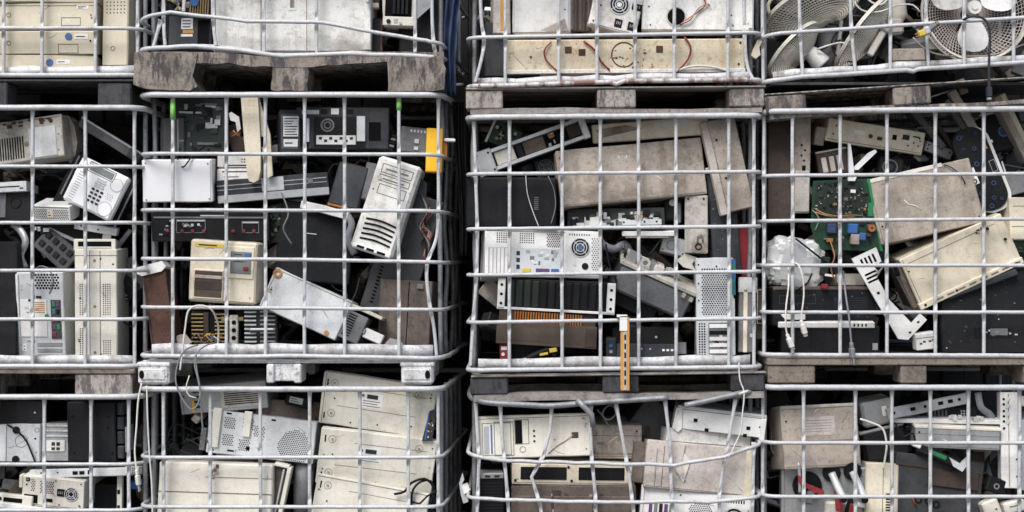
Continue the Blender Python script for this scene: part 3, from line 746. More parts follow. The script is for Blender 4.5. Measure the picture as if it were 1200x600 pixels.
t = T('black_case', 'black flat case with silver edge, propped behind the white telephone', 'case', 105, 240, 80, 100, 26, 52, roll=-25, m='black', b=1)
t.box('trim', 76, 4, 2, 92, -1.2, .5, 'steel', .3); t.box('trim', 4, 3, 2, 50, -1.2, .5, 'grey', .3); t.box('trim', 10, 93, 62, 4, -1.6, .5, 'steel', .3)
t = T('desk_telephone', 'white desk telephone with keypad and small display, lying tilted', 'telephone', 112, 221, 62, 56, 12, 22, roll=-26, m='clean', b=2.5)
t.box('display', 14, 3, 30, 8, -.7, .5, 'screen', .5)
t.outline('display_frame', 12, 1, 34, 12, .8, 'grey')
ko = []
for r in range(4):
    for c in range(3): ko.append(t.box('key', 27 + c * 5.6, 28 + r * 4.8, 3.4, 2.6, -1.4, .4, 'slate', .5))
for r in range(4): t.box('key', 27 + (r % 2) * 1.0, 14.5 + r * 3.0, 12, 2, -1, .4, 'palesteel', .3)
t.slots(5, 16, 7, 38, 12, False, .3, 'steel', 'speed_dial_row')
t.ring('earpiece_recess', 52, 14, 7.8, 7.2, -.3, .4, 'steel'); t.disc('earpiece', 52, 14, 7.0, -.2, .4, 'clean', 22)
t.ring('mouthpiece_recess', 51, 45, 8.8, 8.2, -.3, .4, 'steel'); t.disc('mouthpiece', 51, 45, 8.0, -.2, .4, 'clean', 22)
t.holes(45, 26, 10, 9, 2.3, .5, 'grey')
t = T('power_supply', 'small white power supply with mesh front, below the telephone', 'power supply', 60, 250, 46, 18, 42, 24, roll=-2, yaw=-6, pitch=14, m='white', b=.8)
t.holes(2, 4, 42, 12, 2.3, .8); t.sticker(18, 5, 7, 9, 2, 'cream'); t.slots(2, .8, 42, 2.4, 1, False, .5, 'groove')
t = T('disk_drive', 'pale optical drive with slotted bezel at the left edge above a black unit', 'drive', 10, 219, 42, 12, 45, 28, roll=3, m='palesteel', b=.6)
t.slots(8, 5, 26, 1.6, 1, False, .8); t.box('button', 34, 7, 4, 2, -1, .3, 'grey')
t = T('black_unit', 'black electronic unit with round vent at the left edge', 'unit', 4, 243, 66, 36, 60, 34, m='charcoal', b=1)
t.box('pale_plate', 22, 2, 14, 28, -1.5, .4, 'grey'); t.ring('round_vent', 47, 12, 7, 5, -1, .3, 'black')
t = T('keyboard', 'broken grey keyboard piece hanging down left of the tall beige tower', 'keyboard', 66, 292, 50, 30, 6, 40, roll=-40, pitch=-10, m='darksteel', b=1)
for r in range(2):
    for c in range(4): t.box('key', 4 + c * 11, 5 + r * 12, 7, 7, -2, .3, 'charcoal', .8)
t = T('printer_frame', 'beige handle frame lying on the tall beige tower', 'frame', 111, 287, 48, 14, 40, 34, m='ivory', b=1)
t.box('opening', 5, 3, 38, 6, -.5, .3, 'hole', 0); t.box('inner_bar', 5, 9, 38, 1.5, -1, .3, 'ivory', .2)
t = T('tower_computer', 'tall pale beige tower computer with four perforated patches, on the wooden pallet', 'computer', 112.5, 359, 49, 134, 72, 20, m='ivory', b=1.2)
for u in (5, 32):
    t.holes(u, 40, 10, 38, 2.5, .75, hexa=False); t.holes(u, 92 if u < 20 else 106, 10, 36 if u < 20 else 24, 2.5, .75, hexa=False)
t.boxes('seam', [(13 + 16, 2, .9, 130, -.25, .3), (17, 2, .7, 130, -.25, .3), (0, 7, 49, .8, -.25, .3)], 'groove'); t.screws([(23, 13), (23, 67), (23, 121)], 1.5, 'brass'); t.screws([(30, 11), (30, 123)], .9, 'hole')
t = T('tower_computer', 'silver tower computer seen from behind with coloured ports, beside the tall beige tower', 'computer', 48, 372, 57, 106, 60, 26, m='palesteel', b=1)
t.box('side_lip', 0, 2, 3, 102, -2, .4, 'white', .4); t.holes(22, 1, 30, 18, 3.6, 1.4)
t.box('power_module', 4, 32, 32, 44, -1, .4, 'white', .5); t.socket(8, 38, 8, 8); t.socket(8, 50, 10, 9)
t.box('port_strip', 41, 32, 12, 46, -1.2, .4, 'darksteel', .4)
for i, mk in enumerate(('green', 'violet', 'teal', 'charcoal', 'red', 'charcoal', 'violet', 'green', 'red')): t.box('port', 43 + (i % 2) * 5, 34 + (i // 2) * 9, 3.8, 6, -2, -1.1, mk, .3)
for i in range(3): t.box('slot_cover', 23, 82 + i * 7, 30, 5, -.9, .4, 'steel', .4)
t.slots(24, 83, 26, 3.2, 2, True, .8, 'ink'); t.sticker(5, 84, 5, 9, 2); t.screws([(5, 66), (5, 100), (29, 40), (19, 80)], 1.6); t.disc('audio_jack', 36, 51, 2.4, -1.4, -.8, 'green', 12); t.slots(22, 34, 12, 14, 6, False, .4, 'ochre', 'port_rows', d=-1.0)
t.clutter(4, 22, 32, 60, 16, ['steel', 'charcoal'], 2, 7, 1.5, 8, 'bracket')
t = T('dark_cabinet', 'plain dark grey cabinet standing at the left edge', 'cabinet', -13, 355, 66, 144, 90, 24, m='charcoal', b=1.2)
t = T('cable_clump', 'small rusty wire clump above the silver tower with coloured ports', 'wire', 60, 285, 30, 14, 0, 46)
for i in range(5): t.tube('wire', [(0, 5 + i, 0), (9, 2 + i * 2, -3 + i), (18, 9 - i, 2), (28, 4 + i, 0)], .9, ('copper', 'brown', 'cableg')[i % 3])

# ---- bottom left cage
t = T('dark_cabinet', 'dark grey cabinet lying at the top of the bottom left cage', 'cabinet', 5, 483, 92, 27, 90, 40, m='charcoal', b=1); t.screws([(82, 14)], 1.2)
t = T('steel_case', 'pale grey case with round knockout and black feet, left of the black tower', 'case', 18, 519, 58, 44, 60, 30, m='palesteel', b=1, yaw=0)
t.ring('knockout', 36, 20, 7.5, 6.8, -.3, .3, 'groove'); t.disc('rubber_foot', 30, 7, 4.2, -2, .3, 'black', 16); t.disc('rubber_foot', 30, 41, 4.2, -2, .3, 'black', 16); t.ring('knockout', 54, 7, 2.8, 2.2, -.3, .3, 'groove')
t.boxes('seam', [(18, 1, .9, 42, -.25, .3)], 'groove')
t.tube('cord', [(20, 1, -2), (30, 6, -5), (42, 18, -4), (50, 34, -5), (54, 44, -4)], 1.1, 'black')
t = T('drive_chassis', 'grey ribbed chassis with pale port plate beside the pale case', 'chassis', 64, 518, 34, 44, 60, 36, m='steel', b=.6)
for i in range(3): t.box('rib', 0, 2 + i * 6, 34, 2, -1.5, .4, 'palesteel', .4)
t.box('port_plate', 2, 20, 28, 13, -1.5, .4, 'white', .4); t.boxes('port', [(14, 22, 4, 4, -2, -1.3), (20, 22, 4, 4, -2, -1.3), (14, 28, 4, 3, -2, -1.3), (20, 28, 4, 3, -2, -1.3)], 'ink')
t = T('tower_computer', 'black tower computer standing in the bottom left cage', 'computer', 107, 506, 58, 70, 70, 20, m='charcoal', b=1)
t.screws([(8, 17), (50, 17), (49, 30), (8, 60), (54, 60)], 1.2, 'hole')
for i in range(4): t.box('bezel_segment', 58.6, 1 + i * 17, 8, 15, 4 - i * .4, 40, 'slate', 1)
t.box('front_handle', 67, 30, 2.5, 30, 6, 30, 'steel', .6)
t = T('thin_drive', 'thin silver drive unit lying under the black tower', 'drive', 95, 554, 124, 10, 50, 24, roll=2, m='palesteel', b=.8)
t.boxes('port', [(52, 3, 6, 4, -.6, .3), (60, 3, 6, 4, -.6, .3), (70, 2, 4, 5, -.6, .3)], 'hole'); t.screws([(14, 4), (34, 4)], .9, 'hole'); t.box('port_block', 116, -1, 16, 9, -4, 10, 'white', .6); t.holes(118, 0, 11, 7, 2.6, .7, 'ink', False, d=-4)
t = T('desktop_computer', 'cream desktop computer seen from behind with fan and power socket, bottom left', 'computer', 62, 578, 74, 36, 90, 22, roll=-5, m='ivory', b=.8)
t.holes(10, 3, 5, 14, 2.4, .75); t.holes(21, 4, 17, 16, 2.5, .85); t.socket(42, 12, 9, 9); t.fan(59, 17, 8.2); t.box('drive_slot', 3, 22, 16, 10, -.5, .4, 'hole', 0); t.box('expansion_slot', 26, 25, 11, 4, -.5, .3, 'hole', 0); t.screws([(40, 3), (70, 4), (70, 31), (45, 31)], .8, 'hole'); t.box('copper_lug', -4, 0, 4, 15, 0, 10, 'cream', .5)
t.socket(4, 2, 5, 4)
t = T('front_bezel', 'cream plastic bezel with slots under the fan-backed desktop, bottom left', 'bezel', 14, 586, 48, 13, 16, 20, roll=-6, m='ivory', b=1)
t.box('slot', 14, 4, 22, 5, -.4, .4, 'hole', 0); t.disc('button', 5, 6, 2, -1, .3, 'charcoal', 12); t.disc('button', 10, 6, 2, -1, .3, 'charcoal', 12)
t = T('front_bezel', 'dirty pale bezel lying lowest in the bottom left corner', 'bezel', 30, 601, 90, 16, 16, 18, roll=-8, m='white', b=1)
t.ring('knob_ring', 42, 6, 2.5, 1.6, -.5, .4, 'ink'); t.box('slot', 50, 5, 6, 3, -.4, .3, 'hole', 0); t.box('slot', 10, 6, 12, 3, -.4, .3, 'hole', 0)
t = T('pale_bracket', 'narrow pale bracket standing beside the black gap, bottom left cage', 'bracket', 140, 582, 6, 56, 12, 34, m='ivory', b=.6); t.boxes('notch', [(0.5, 20, 3, 5, -.4, .3), (.5, 38, 3, 4, -.4, .3)], 'hole')
t = T('blue_connector', 'small blue connector behind the hanging white plug', 'connector', 156, 569, 12, 9, 20, 50, m='blue', b=.8)
t = T('dark_cabinet', 'black cabinet at the bottom right of the bottom left cage', 'cabinet', 122, 590, 44, 46, 60, 60, m='charcoal', b=1)
# ================================================================== SECOND COLUMN
# ---- top cage
t = T('appliance_shell', 'large stained white appliance panel filling the top cage of the second column', 'panel', 342, -5, 186, 132, 60, 20, m='dirtywhite', b=2)
t.box('recess_plate', 89, 66, 9, 17, -.6, .5, 'white', .3); t.box('recess', 91, 68, 5, 12, -.9, .3, 'tan', 0)
t.boxes('fold', [(56, 2, 1, 128, -.35, .4), (110, 2, .8, 128, -.3, .4), (0, 68, 52, .8, -.3, .4)], 'groove'); t.box('edge_flange', 178, 2, 8, 128, -2.5, .5, 'dirtywhite', .8)
t = T('grey_appliance', 'dark grey appliance with yellow warning sticker, left of the large white panel', 'appliance', 222, 38, 52, 42, 60, 40, m='slate', b=1.5)
t.sticker(16, 4, 14, 13, 3, 'palesteel'); t.box('warning_sticker', 18, 18, 13, 4, -.5, .3, 'ochre', 0); t.box('warning_sticker', 16, 23, 14, 3, -.5, .3, 'paper', 0)
t.box('recess', 36, 6, 14, 30, -.6, .4, 'hole', 0)
t = T('brass_grille', 'small brown ribbed grille with blue knob at the top of the second column', 'grille', 234, 4, 24, 26, 30, 26, roll=-4, m='brown', b=.8)
for i in range(8): t.box('rib', 1 + i * 2.9, 1, 1.5, 24, -1.4, .4, 'brass', .3)
t.disc('knob', 6, 12, 5, -4, .4, 'blue', 16); t.box('pale_lever', -8, 0, 4, 24, -2, 4, 'white', .8)
t = T('wire_bundle', 'tangled pale wires at the top left of the second column', 'wire', 205, 4, 20, 20, 0, 30)
for i in range(6): t.tube('wire', [(-4 + i * 3, -6, 0), (2 + i * 2, 6 + i, -4), (14 - i, 9, 3), (10 + i * 2, 18, 0)], .9, ('cablew', 'yellow', 'cableg')[i % 3])
t = T('bezel_frame', 'beige bezel frame with black slots, right of the large white panel', 'bezel', 466, 2, 40, 58, 30, 24, roll=-2)
t.poly('frame', [(0, 0), (40, 0), (40, 58), (5, 58), (2, 40)], 8, 30, 'ivory'); t.box('recess', 5, 2, 31, 44, 6.5, 8.4, 'hole', 0)
for i in range(4): t.box('slot_cover', 14 + i * 5, 0, 3.6, 43, 2, 7, 'charcoal', .5)
t.box('lower_bar', 3, 46, 38, 11, 2, 9, 'ivory', 1); t.disc('button', 10, 52, 2.6, .5, 2.2, 'charcoal', 14); t.box('label', 16, 49, 5, 5, 1.6, 2.2, 'steel', 0); t.disc('button', 24, 54, 1.6, .5, 2.2, 'steel', 12)
t = T('rusty_post', 'narrow black post with rusty edge beside the white panel', 'post', 441, 44, 12, 46, 12, 30, m='black', b=.8); t.box('rust_edge', 11, 2, 2, 42, -.8, 4, 'rust', .4); t.box('cap', -1, -18, 10, 6, -2, 8, 'cream', .8); t.box('upper_post', 0, -60, 10, 42, 2, 10, 'brown', .8)
t = T('black_monitor', 'black plastic housing behind the beige bezel, top of second column', 'housing', 494, 20, 54, 92, 70, 44, m='black', b=2)
t = T('metal_offcut', 'light grey triangular panel at the right of the top second column cage', 'panel', 497, 4, 16, 40, 4, 30)
t.poly('panel', [(0, 0), (18, 0), (18, 22), (0, 38)], 0, 4, 'steel')
# blue tarpaulin in the gap between the second and third columns
def tarp(label, x0, x1, y0, y1, d, seed, mk):
    rg = random.Random(seed); q = MB(); nx, ny = 9, 26; vs = []; fs = []
    org = W((x0 + x1) / 2, y1, d)
    for lay in (0, 3):
        for j in range(ny + 1):
            for i in range(nx + 1):
                y = y0 + (y1 - y0) * j / ny; f = j / ny
                x = x0 + (x1 - x0) * i / nx * (1 - .45 * f) + 6 * math.sin(f * 3 + seed) - 3 * f
                dd = d + lay + 7 * math.sin(i * 1.5 + 2.2 * f + seed) + 5 * noise.noise(Vector((i * .6, j * .35, seed)))
                vs.append(W(x, y, dd) - org)
    n1 = (nx + 1) * (ny + 1)
    for L in (0, n1):
        for j in range(ny):
            for i in range(nx):
                a = L + j * (nx + 1) + i; fs.append((a, a + 1, a + nx + 2, a + nx + 1))
    per = [i for i in range(nx + 1)] + [j * (nx + 1) + nx for j in range(1, ny + 1)] + [ny * (nx + 1) + i for i in range(nx - 1, -1, -1)] + [j * (nx + 1) for j in range(ny - 1, 0, -1)]
    for a, b in zip(per, per[1:] + per[:1]): fs.append((a, b, b + n1, a + n1))
    q.add(vs, fs); o = q.build('tarpaulin', mk, None, True); o.location = org; tagit(o, label, 'tarpaulin'); return o
tarp('blue tarpaulin hanging in the gap beside the top second column cage', 528, 549, -60, 112, 30, 3, 'navyblue')
tarp('black plastic sheet hanging in the gap beside the middle second column cage', 536, 552, 120, 300, 70, 5, 'black')
t = T('torn_wrapper', 'torn white plastic wrapper in the gap right of the beige panels', 'wrapper', 546, 572, 14, 36, 0, 40)
t.poly('wrapper', [(3, 0), (5, 8), (2, 14), (9, 12), (13, 20), (8, 24), (10, 34), (4, 36), (1, 26), (-1, 12)], 0, 3, 'foil'); t.poly('fold', [(2, 16), (10, 14), (12, 20), (5, 25)], -3, -.3, 'paper')

# ---- middle cage
t = T('circuit_board', 'dark circuit board standing upright below the left green tape', 'circuit board', 234, 148, 60, 66, 4, 46, roll=-1, m='pcbdark', b=.4)
t.clutter(4, 4, 52, 58, 40, ['charcoal', 'black', 'steel', 'pcb', 'grey'], 2, 9, 4, 21); t.box('connector_strip', 6, 16, 26, 2.5, -3, .3, 'steel', .3); t.box('connector_strip', 30, 6, 20, 2, -3, .3, 'grey', .3); t.box('connector_strip', 28, 52, 24, 3, -3, .3, 'grey', .3)
t = T('grey_plate', 'dark grey plate left of the upright dark circuit board', 'plate', 203, 160, 26, 44, 12, 38, m='darksteel', b=1); t.boxes('seam', [(18, 2, 1, 40, -.5, .3)], 'steel')
t = T('white_broken_clip', 'broken white plastic clip with copper wires beside the cream cover', 'clip', 275, 148, 14, 34, 4, 40)
t.poly('clip', [(0, 2), (3, 0), (12, 6), (14, 20), (10, 24), (8, 12), (2, 10)], 0, 4, 'white')
for i in range(4): t.tube('wire', [(2, 26 + i, 0), (6, 22 + i * 2, -3), (11, 28 - i, -2), (14, 24 + i * 2, 0)], .7, ('copper', 'red', 'brown', 'copper')[i])
t = T('metal_box', 'plain white metal box at the left of the green tape cage', 'box', 208, 212, 81, 50, 60, 18, roll=.5, m='clean', b=1.2)
t.screws([(4, 4), (76, 5), (77, 46), (4, 47)], .9, 'groove'); t.box('side_catch', 81, 30, 1.2, 6, 20, 26, 'charcoal', 0); t.boxes('seam', [(78.5, 1, .6, 48, -.25, .3)], 'groove')
t = T('optical_drive', 'white slotted optical drive stacked behind the plain white metal box', 'drive', 277, 189, 46, 14, 40, 44, m='white', b=.7); t.slots(8, 11, 34, 1.5, 1, False, .9); t.boxes('dot', [(29, 4, 1.5, 1.5, -.4, .2), (32, 4, 1.5, 1.5, -.4, .2), (29, 7, 1.5, 1.5, -.4, .2), (32, 7, 1.5, 1.5, -.4, .2)], 'ink')
t = T('optical_drive', 'white optical drive lower in the pair behind the plain white metal box', 'drive', 278, 205, 48, 15, 40, 42, m='white', b=.7); t.slots(6, 3, 36, 1.4, 1, False, .9); t.slots(8, 9, 18, 1.4, 1, False, .9, 'groove')
t = T('plastic_cover', 'tall cream plastic cover with rounded lower end, left of centre', 'cover', 296, 164, 24, 100, 20, 24, roll=2)
t.poly('cover', [(0, 0), (20, 0), (21, 55), (20, 86), (17, 97), (11, 100), (6, 98), (4, 88), (2, 50)], 0, 22, 'cream')
t.poly('side_fin', [(20, 0), (32, 44), (33, 92), (27, 95), (22, 70)], 6, 12, 'cream'); t.disc('thumb_hole', 22, 52, 6, 5, 6.5, 'hole', 18); t.holes(2, 2, 14, 30, 5, .4, 'groove', False)
t = T('meter_device', 'grey device with white printed sheet, next to the black drive frame', 'device', 341, 156, 26, 56, 40, 34, roll=1, yaw=14, m='slate', b=1.4)
t.sticker(4, 8, 20, 24, 7); t.sticker(4, 35, 20, 9, 1); t.outline('sheet_frame', 2, 6, 24, 40, 1, 'grey')
t = T('drive_chassis', 'black computer drive frame with white strip and port plate, top centre-left', 'computer', 402, 150, 108, 50, 70, 40, m='slate', b=1.2)
t.box('drive_bay', 20, 12, 60, 36, -.5, .4, 'black', 0); t.box('drive_bay', 4, 14, 10, 34, -.5, .4, 'hole', 0); t.box('metal_strip', 11, 14, 4, 28, -2, .4, 'palesteel', .5)
t.ring('fan_ring', 36, 22, 8, 6, -1.5, -.3, 'grey'); t.ring('fan_ring', 36, 22, 4.5, 3, -1.5, -.3, 'grey'); t.box('port_plate', 23, 34, 46, 11, -1.8, .4, 'white', .4); t.boxes('port', [(26 + i * 6, 36 + (i % 2) * 3, 3.5, 3, -2.2, -1.6) for i in range(7)], 'ink')
t.box('white_strip', 70, 11, 10, 30, -2.4, .4, 'palesteel', .5); t.box('label', 40, 2, 9, 7, -.8, .3, 'paper', 0); t.box('label', 6, 4, 20, 5, -.8, .3, 'steel', 0); t.boxes('vent', [(84, 18, 14, 22, -.5, .3)], 'hole'); t.slots(86, 20, 10, 20, 5, True, .5, 'grey'); t.boxes('button', [(28, 3, 7, 5, -1, .3), (58, 3, 8, 5, -1, .3)], 'black')
t = T('server_rail', 'long silver and black equipment rail slanting under the cream cover', 'rail', 320, 220, 130, 27, 40, 40, roll=5, m='slate', b=.8)
t.box('silver_edge', 0, 18, 130, 9, -2, .5, 'steel', .6); t.boxes('line', [(0, 6, 128, 1, -.4, .3), (0, 11, 128, .8, -.4, .3)], 'steel'); t.box('plate', 52, 1, 26, 16, -1, .4, 'palesteel', .4); t.box('badge', 106, 6, 6, 5, -1, .3, 'grey', 0)
t = T('switch_panel', 'grey switch panel beside the orange plate', 'panel', 487, 164, 36, 30, 40, 36, roll=-6, m='grey', b=1)
t.boxes('switch', [(17, 14, 5, 5, -2, .4), (17, 23, 5, 4, -2, .4)], 'palesteel'); t.slots(10, 3, 24, 3, 6, True, .5, 'paper', 'legend')
t = T('spring_roller', 'small black ribbed roller left of the grey switch panel', 'roller', 460, 168, 8, 20, 0, 30, roll=-15)
for i in range(5): t.box('ring', 1, i * 4, 6, 3, -3, 3, 'black' if i % 2 == 0 else 'grey', .8)
t = T('orange_plate', 'bright orange plate standing at the right of the green tape cage', 'plate', 509, 176, 19, 52, 10, 24, roll=-2, m='orange', b=.8)
t.box('side_tab', 19, 10, 6, 24, 5, 9, 'amber', .5); t.box('white_peg', 21, 11, 13, 4, 0, 4, 'white', 1)
t = T('flat_device', 'charcoal flat device with ring handle, left of the dirty white bezel', 'device', 408, 217, 36, 52, 16, 44, roll=-14, pitch=-10, m='slate', b=1.5)
t.box('amber_edge', 0, 51, 26, 3, 1, 6, 'amber', .6); t.tube('ring_handle', [(2, 4, 2), (-6, 6, 2), (-9, 16, 2), (-5, 22, 2)], 1.2, 'charcoal')
t = T('grey_block', 'grey metal block leaning on the charcoal flat device', 'block', 432, 212, 12, 44, 26, 46, roll=-10, m='grey', b=1)
t = T('tower_cover', 'dirty white tower computer front leaning diagonally, louvres at its foot', 'computer', 452, 243, 52, 114, 46, 19, roll=-18, m='dirtywhite', b=3.5, body='bezel')
t.outline('drive_bay', 7, 8, 38, 11, .9); t.outline('drive_bay', 7, 21, 38, 8, .9); t.box('drive_slot', 12, 13, 28, 1.6, -.4, .3, 'grey', 0); t.box('drive_slot', 12, 25, 26, 1.4, -.4, .3, 'grey', 0); t.outline('lower_door', 10, 32, 34, 12, .8)
t.disc('button', 8, 26, 2.6, -1, .4, 'greybeige', 14)
for i in range(5): t.tube('louvre', [(8, 76 + i * 6, -.2), (26, 74 + i * 6, -.8), (45, 76 + i * 6, -.2)], 1.2, 'hole', 6)
t.box('base_lip', 2, 107, 48, 6, -2, 2, 'white', 1.5); t.boxes('vent', [(8, 108.5, 9, 3, -2.4, -1.8), (20, 108.5, 9, 3, -2.4, -1.8), (33, 108.5, 10, 3, -2.4, -1.8)], 'hole')
t = T('curled_sheet', 'dark curled metal side panel behind the leaning white bezel', 'panel', 470, 300, 60, 150, 6, 50, roll=-18, m='darksteel', b=1)
t.slots(10, 70, 4, 70, 16, False, .5, 'hole', 'tooth_row')
t = T('wire_bundle', 'red and dark wires with curled dark foil at the right of the green tape cage', 'wire', 500, 270, 24, 90, 0, 34)
for i in range(9): t.tube('wire', [(4 + i * 2, i * 3, 0), (14 - i, 20 + i * 3, -6 + i), (2 + i * 2, 40 + i, 4), (16 - i, 60 + i * 2, -3), (6 + i, 86 - i, 2)], .9, ('brown', 'cableg', 'brown', 'black', 'black', 'black', 'copper', 'cableg', 'red')[i])
t.poly('foil', [(2, -20), (12, -10), (10, 20), (16, 44), (4, 60), (-2, 30)], 4, 7, 'slate')
t = T('grey_cabinet', 'brown grey cabinet side at the lower right of the green tape cage', 'cabinet', 474, 370, 62, 84, 60, 44, roll=-3, m='brownsheet', b=1)
t.boxes('seam', [(34, 2, 1, 80, -.4, .3)], 'hole'); t.box('clip', 44, 4, 8, 6, -3, .4, 'grey', .6)
t = T('amplifier', 'black amplifier rack with red buttons, in the middle of the green tape cage', 'amplifier', 247, 266, 136, 34, 70, 32, m='charcoal', b=.8)
t.box('panel_strip', 2, 5, 132, 2, -1, .4, 'grey', .3)
for i, u in enumerate((16, 33, 45, 58, 92, 104, 116)): 
    t.box('red_button', u, 20, 4, 3.4, -1.6, .4, 'red', .4)
t.outline('meter_frame', 28, 8, 34, 16, .8, 'grey'); t.outline('meter_frame', 104, 10, 20, 14, .8, 'grey'); t.boxes('line', [(56, 3, 30, 1.4, -.8, .3), (29, 9, 32, 1.4, -.8, .3), (105, 11, 18, 1.4, -.8, .3)], 'palesteel')
t.clutter(8, 6, 18, 22, 14, ['steel', 'black', 'grey'], 1.5, 4, 2, 31, 'knob'); t.clutter(32, 12, 28, 6, 8, ['palesteel', 'grey'], 1.5, 4, 1.5, 33, 'knob'); t.holes(70, 8, 20, 20, 3, .8, 'black')
t = T('black_cabinet', 'big plain charcoal box behind the pale folded case, green tape cage', 'box', 370, 284, 88, 92, 60, 50, roll=-6, yaw=8, m='charcoal', b=1.5); t.box('white_line', 30, 36, 14, .9, -.5, .3, 'palesteel', 0)
t = T('white_sheet', 'thin white sheet edge sticking out above the big charcoal box', 'sheet', 380, 246, 58, 9, 12, 40, roll=-14, m='white', b=.6)
t = T('electric_meter_box', 'cream control box with brown window and red button, green tape cage', 'control box', 261, 319, 80, 73, 50, 20, roll=-3.5, m='cream', b=2)
t.box('window_frame', 5, 34, 36, 35, -1.2, .5, 'cream', .8); t.box('window', 7, 36, 33, 31, -1.6, .2, 'smoke', .4); t.box('window_rail', 7, 41, 33, 4, -2.6, -1.3, 'pinkgrey', .5); t.box('window_rail', 7, 48, 33, 10, -2.2, -1.3, 'brown', .5)
t.box('raised_panel', 42, 5, 35, 38, -1.4, .4, 'cream', 1); t.box('display', 49, 11, 25, 26, -2.0, -1, 'screen', .4); t.box('blue_button', 66, 12, 7, 7, -3, -1.8, 'blue', .6); t.box('red_button', 65, 28, 6, 5, -3, -1.8, 'red', .6); t.box('yellow_label', 6, 4, 36, 4, -.5, .3, 'yellow', 0); t.boxes('print', [(10, 5, 22, 1.4, -.8, -.4), (53, 14, 10, 1, -2.3, -1.9), (53, 22, 12, 1, -2.3, -1.9)], 'ink'); t.boxes('seam', [(41.5, 2, .8, 69, -.3, .3)], 'groove')
t = T('transformer_block', 'rusty brown transformer block with white cap, leaning at the left', 'transformer', 186, 361, 28, 92, 34, 26, roll=9, m='rust', b=1.5)
t.poly('white_cap', [(-5, -5), (26, -8), (30, -1), (24, 4), (0, 6), (-6, 2)], -3, 26, 'white'); t.holes(3, 10, 22, 76, 4.5, .9, 'brown', True, 'relief'); t.boxes('edge', [(0, 6, 2, 84, -1.2, .4), (26, 6, 2, 84, -1.2, .4)], 'brown')
t = T('brass_coil_unit', 'brass finned electrical unit below the cream control box', 'electrical unit', 246, 388, 44, 46, 30, 40, m='black', b=.8)
for i in range(8):
    t.box('fin', 1, 2 + i * 4.6, 14, 1.7, -4, .3, 'brass', .3); t.box('fin', 28, 2 + i * 4.6, 14, 1.7, -4, .3, 'brass', .3)
t.box('center_post', 15, 1, 6, 42, -3, .3, 'brown', .5); t.clutter(2, 24, 40, 18, 14, ['copper', 'yellow', 'brown'], 2, 6, 6, 77, 'terminal')
for i in range(5): t.tube('wire', [(2 + i * 6, 32, -6), (8 + i * 5, 24 + i, -9), (16 + i * 4, 36 - i, -8), (24 + i * 3, 30 + i, -6)], .7, ('cableg', 'red', 'yellow', 'blue', 'cablew')[i])
t = T('terminal_block', 'cream terminal block with three round holes, below the control box', 'terminal block', 274, 386, 10, 34, 16, 34, m='greybeige', b=.8)
for i in range(3): t.disc('hole', 5, 9 + i * 9, 2.6, -.5, .3, 'hole', 14)
t.box('cross_arm', -10, 2, 26, 5, 2, 8, 'brass', .6)
t = T('heat_sink', 'silver finned heat sink above the foot pallet, left of the pale case', 'heat sink', 306, 386, 38, 46, 26, 42, m='darksteel', b=.5)
for i in range(9): t.box('fin', 0, 1 + i * 5, 14, 1.8, -6, .4, 'palesteel', .3); t.box('fin', 18, 1 + i * 5, 18, 1.6, -4, .4, 'steel', .3)
t.tube('axle', [(6, 22, -8), (36, 22, -8)], 2, 'steel')
t = T('pale_case', 'pale grey folded metal case lying diagonally with round grommet', 'case', 358, 356, 100, 50, 46, 24, roll=-24, m='palesteel', b=1.2)
t.ring('grommet', 5, 6, 5.5, 2.5, -1.5, .4, 'copper'); t.disc('rust_spot', 87, 46, 3, -1, .4, 'copper', 14); t.boxes('seam', [(0, 1.6, 100, .8, -.3, .3)], 'groove')
t.box('end_module', 99, 10, 26, 34, 2, 36, 'grey', 1); t.slots(102, 12, 10, 28, 9, False, .5, 'hole', d=2); t.box('end_lip', 100, 2, 40, 4, 0, 40, 'greybeige', .8)
t.box('stain', 0, 26, 8, 5, -.2, .3, 'tan', 0)
t = T('white_clip', 'broken white plastic connector at the lower right of the pale case', 'connector', 437, 394, 24, 12, 8, 22, roll=-24, m='white', b=1); t.box('latch', -6, 2, 8, 6, -2, 6, 'greybeige', .8)

# ---- bottom cage
t = T('power_unit', 'grey power unit with louvred face, tilted at the top of the beige panel cage', 'power unit', 262, 466, 104, 33, 60, 58, roll=5, m='steel', b=1)
t.box('louvre_panel', 48, 3, 50, 26, -1, .4, 'greybeige', .6); t.slots(53, 6, 40, 20, 8, False, .45, d=-1); t.slots(16, 4, 8, 24, 4, False, .5, 'ink'); t.box('orange_tag', 14, 17, 3, 14, -1, .3, 'orange', 0); t.screws([(4, 4), (26, 4), (26, 29), (100, 4), (100, 28)], 1)
t = T('chassis_plate', 'silver perforated chassis plate with two slot brackets, behind the off white case', 'chassis', 306, 512, 128, 50, 60, 40, roll=-6, m='palesteel', b=1)
for u, v in ((18, 6), (40, 5), (54, 12), (18, 26), (38, 30)): t.holes(u, v, 14, 14, 2.6, .85)
t.holes(84, 12, 42, 42, 2.5, .85, rnd=20); t.box('slot_bracket', 5, -3, 10, 46, -4, .5, 'ivory', .6); t.box('slot_bracket', 42, -3, 9, 30, -4, .5, 'ivory', .6)
t.boxes('slot', [(20, 1, 6, 2, -.4, .3), (26, 44, 8, 2, -.4, .3), (74, 3, 5, 2, -.4, .3), (62, 38, 3, 3, -.4, .3)], 'hole'); t.disc('foot_hole', 50, 40, 2.4, -.4, .3, 'hole', 12); t.screws([(36, 44), (66, 28)], 1.2)
t.box('left_connectors', -7, 22, 6, 26, -3, 4, 'grey', .5); t.holes(-7, 24, 6, 22, 3, .7, 'ink', d=-3)
t = T('off_white_case', 'off white case with horizontal seam lying at the lower left of the panel cage', 'case', 252, 575, 134, 64, 80, 19, roll=-1.5, m='ivory', b=1.5)
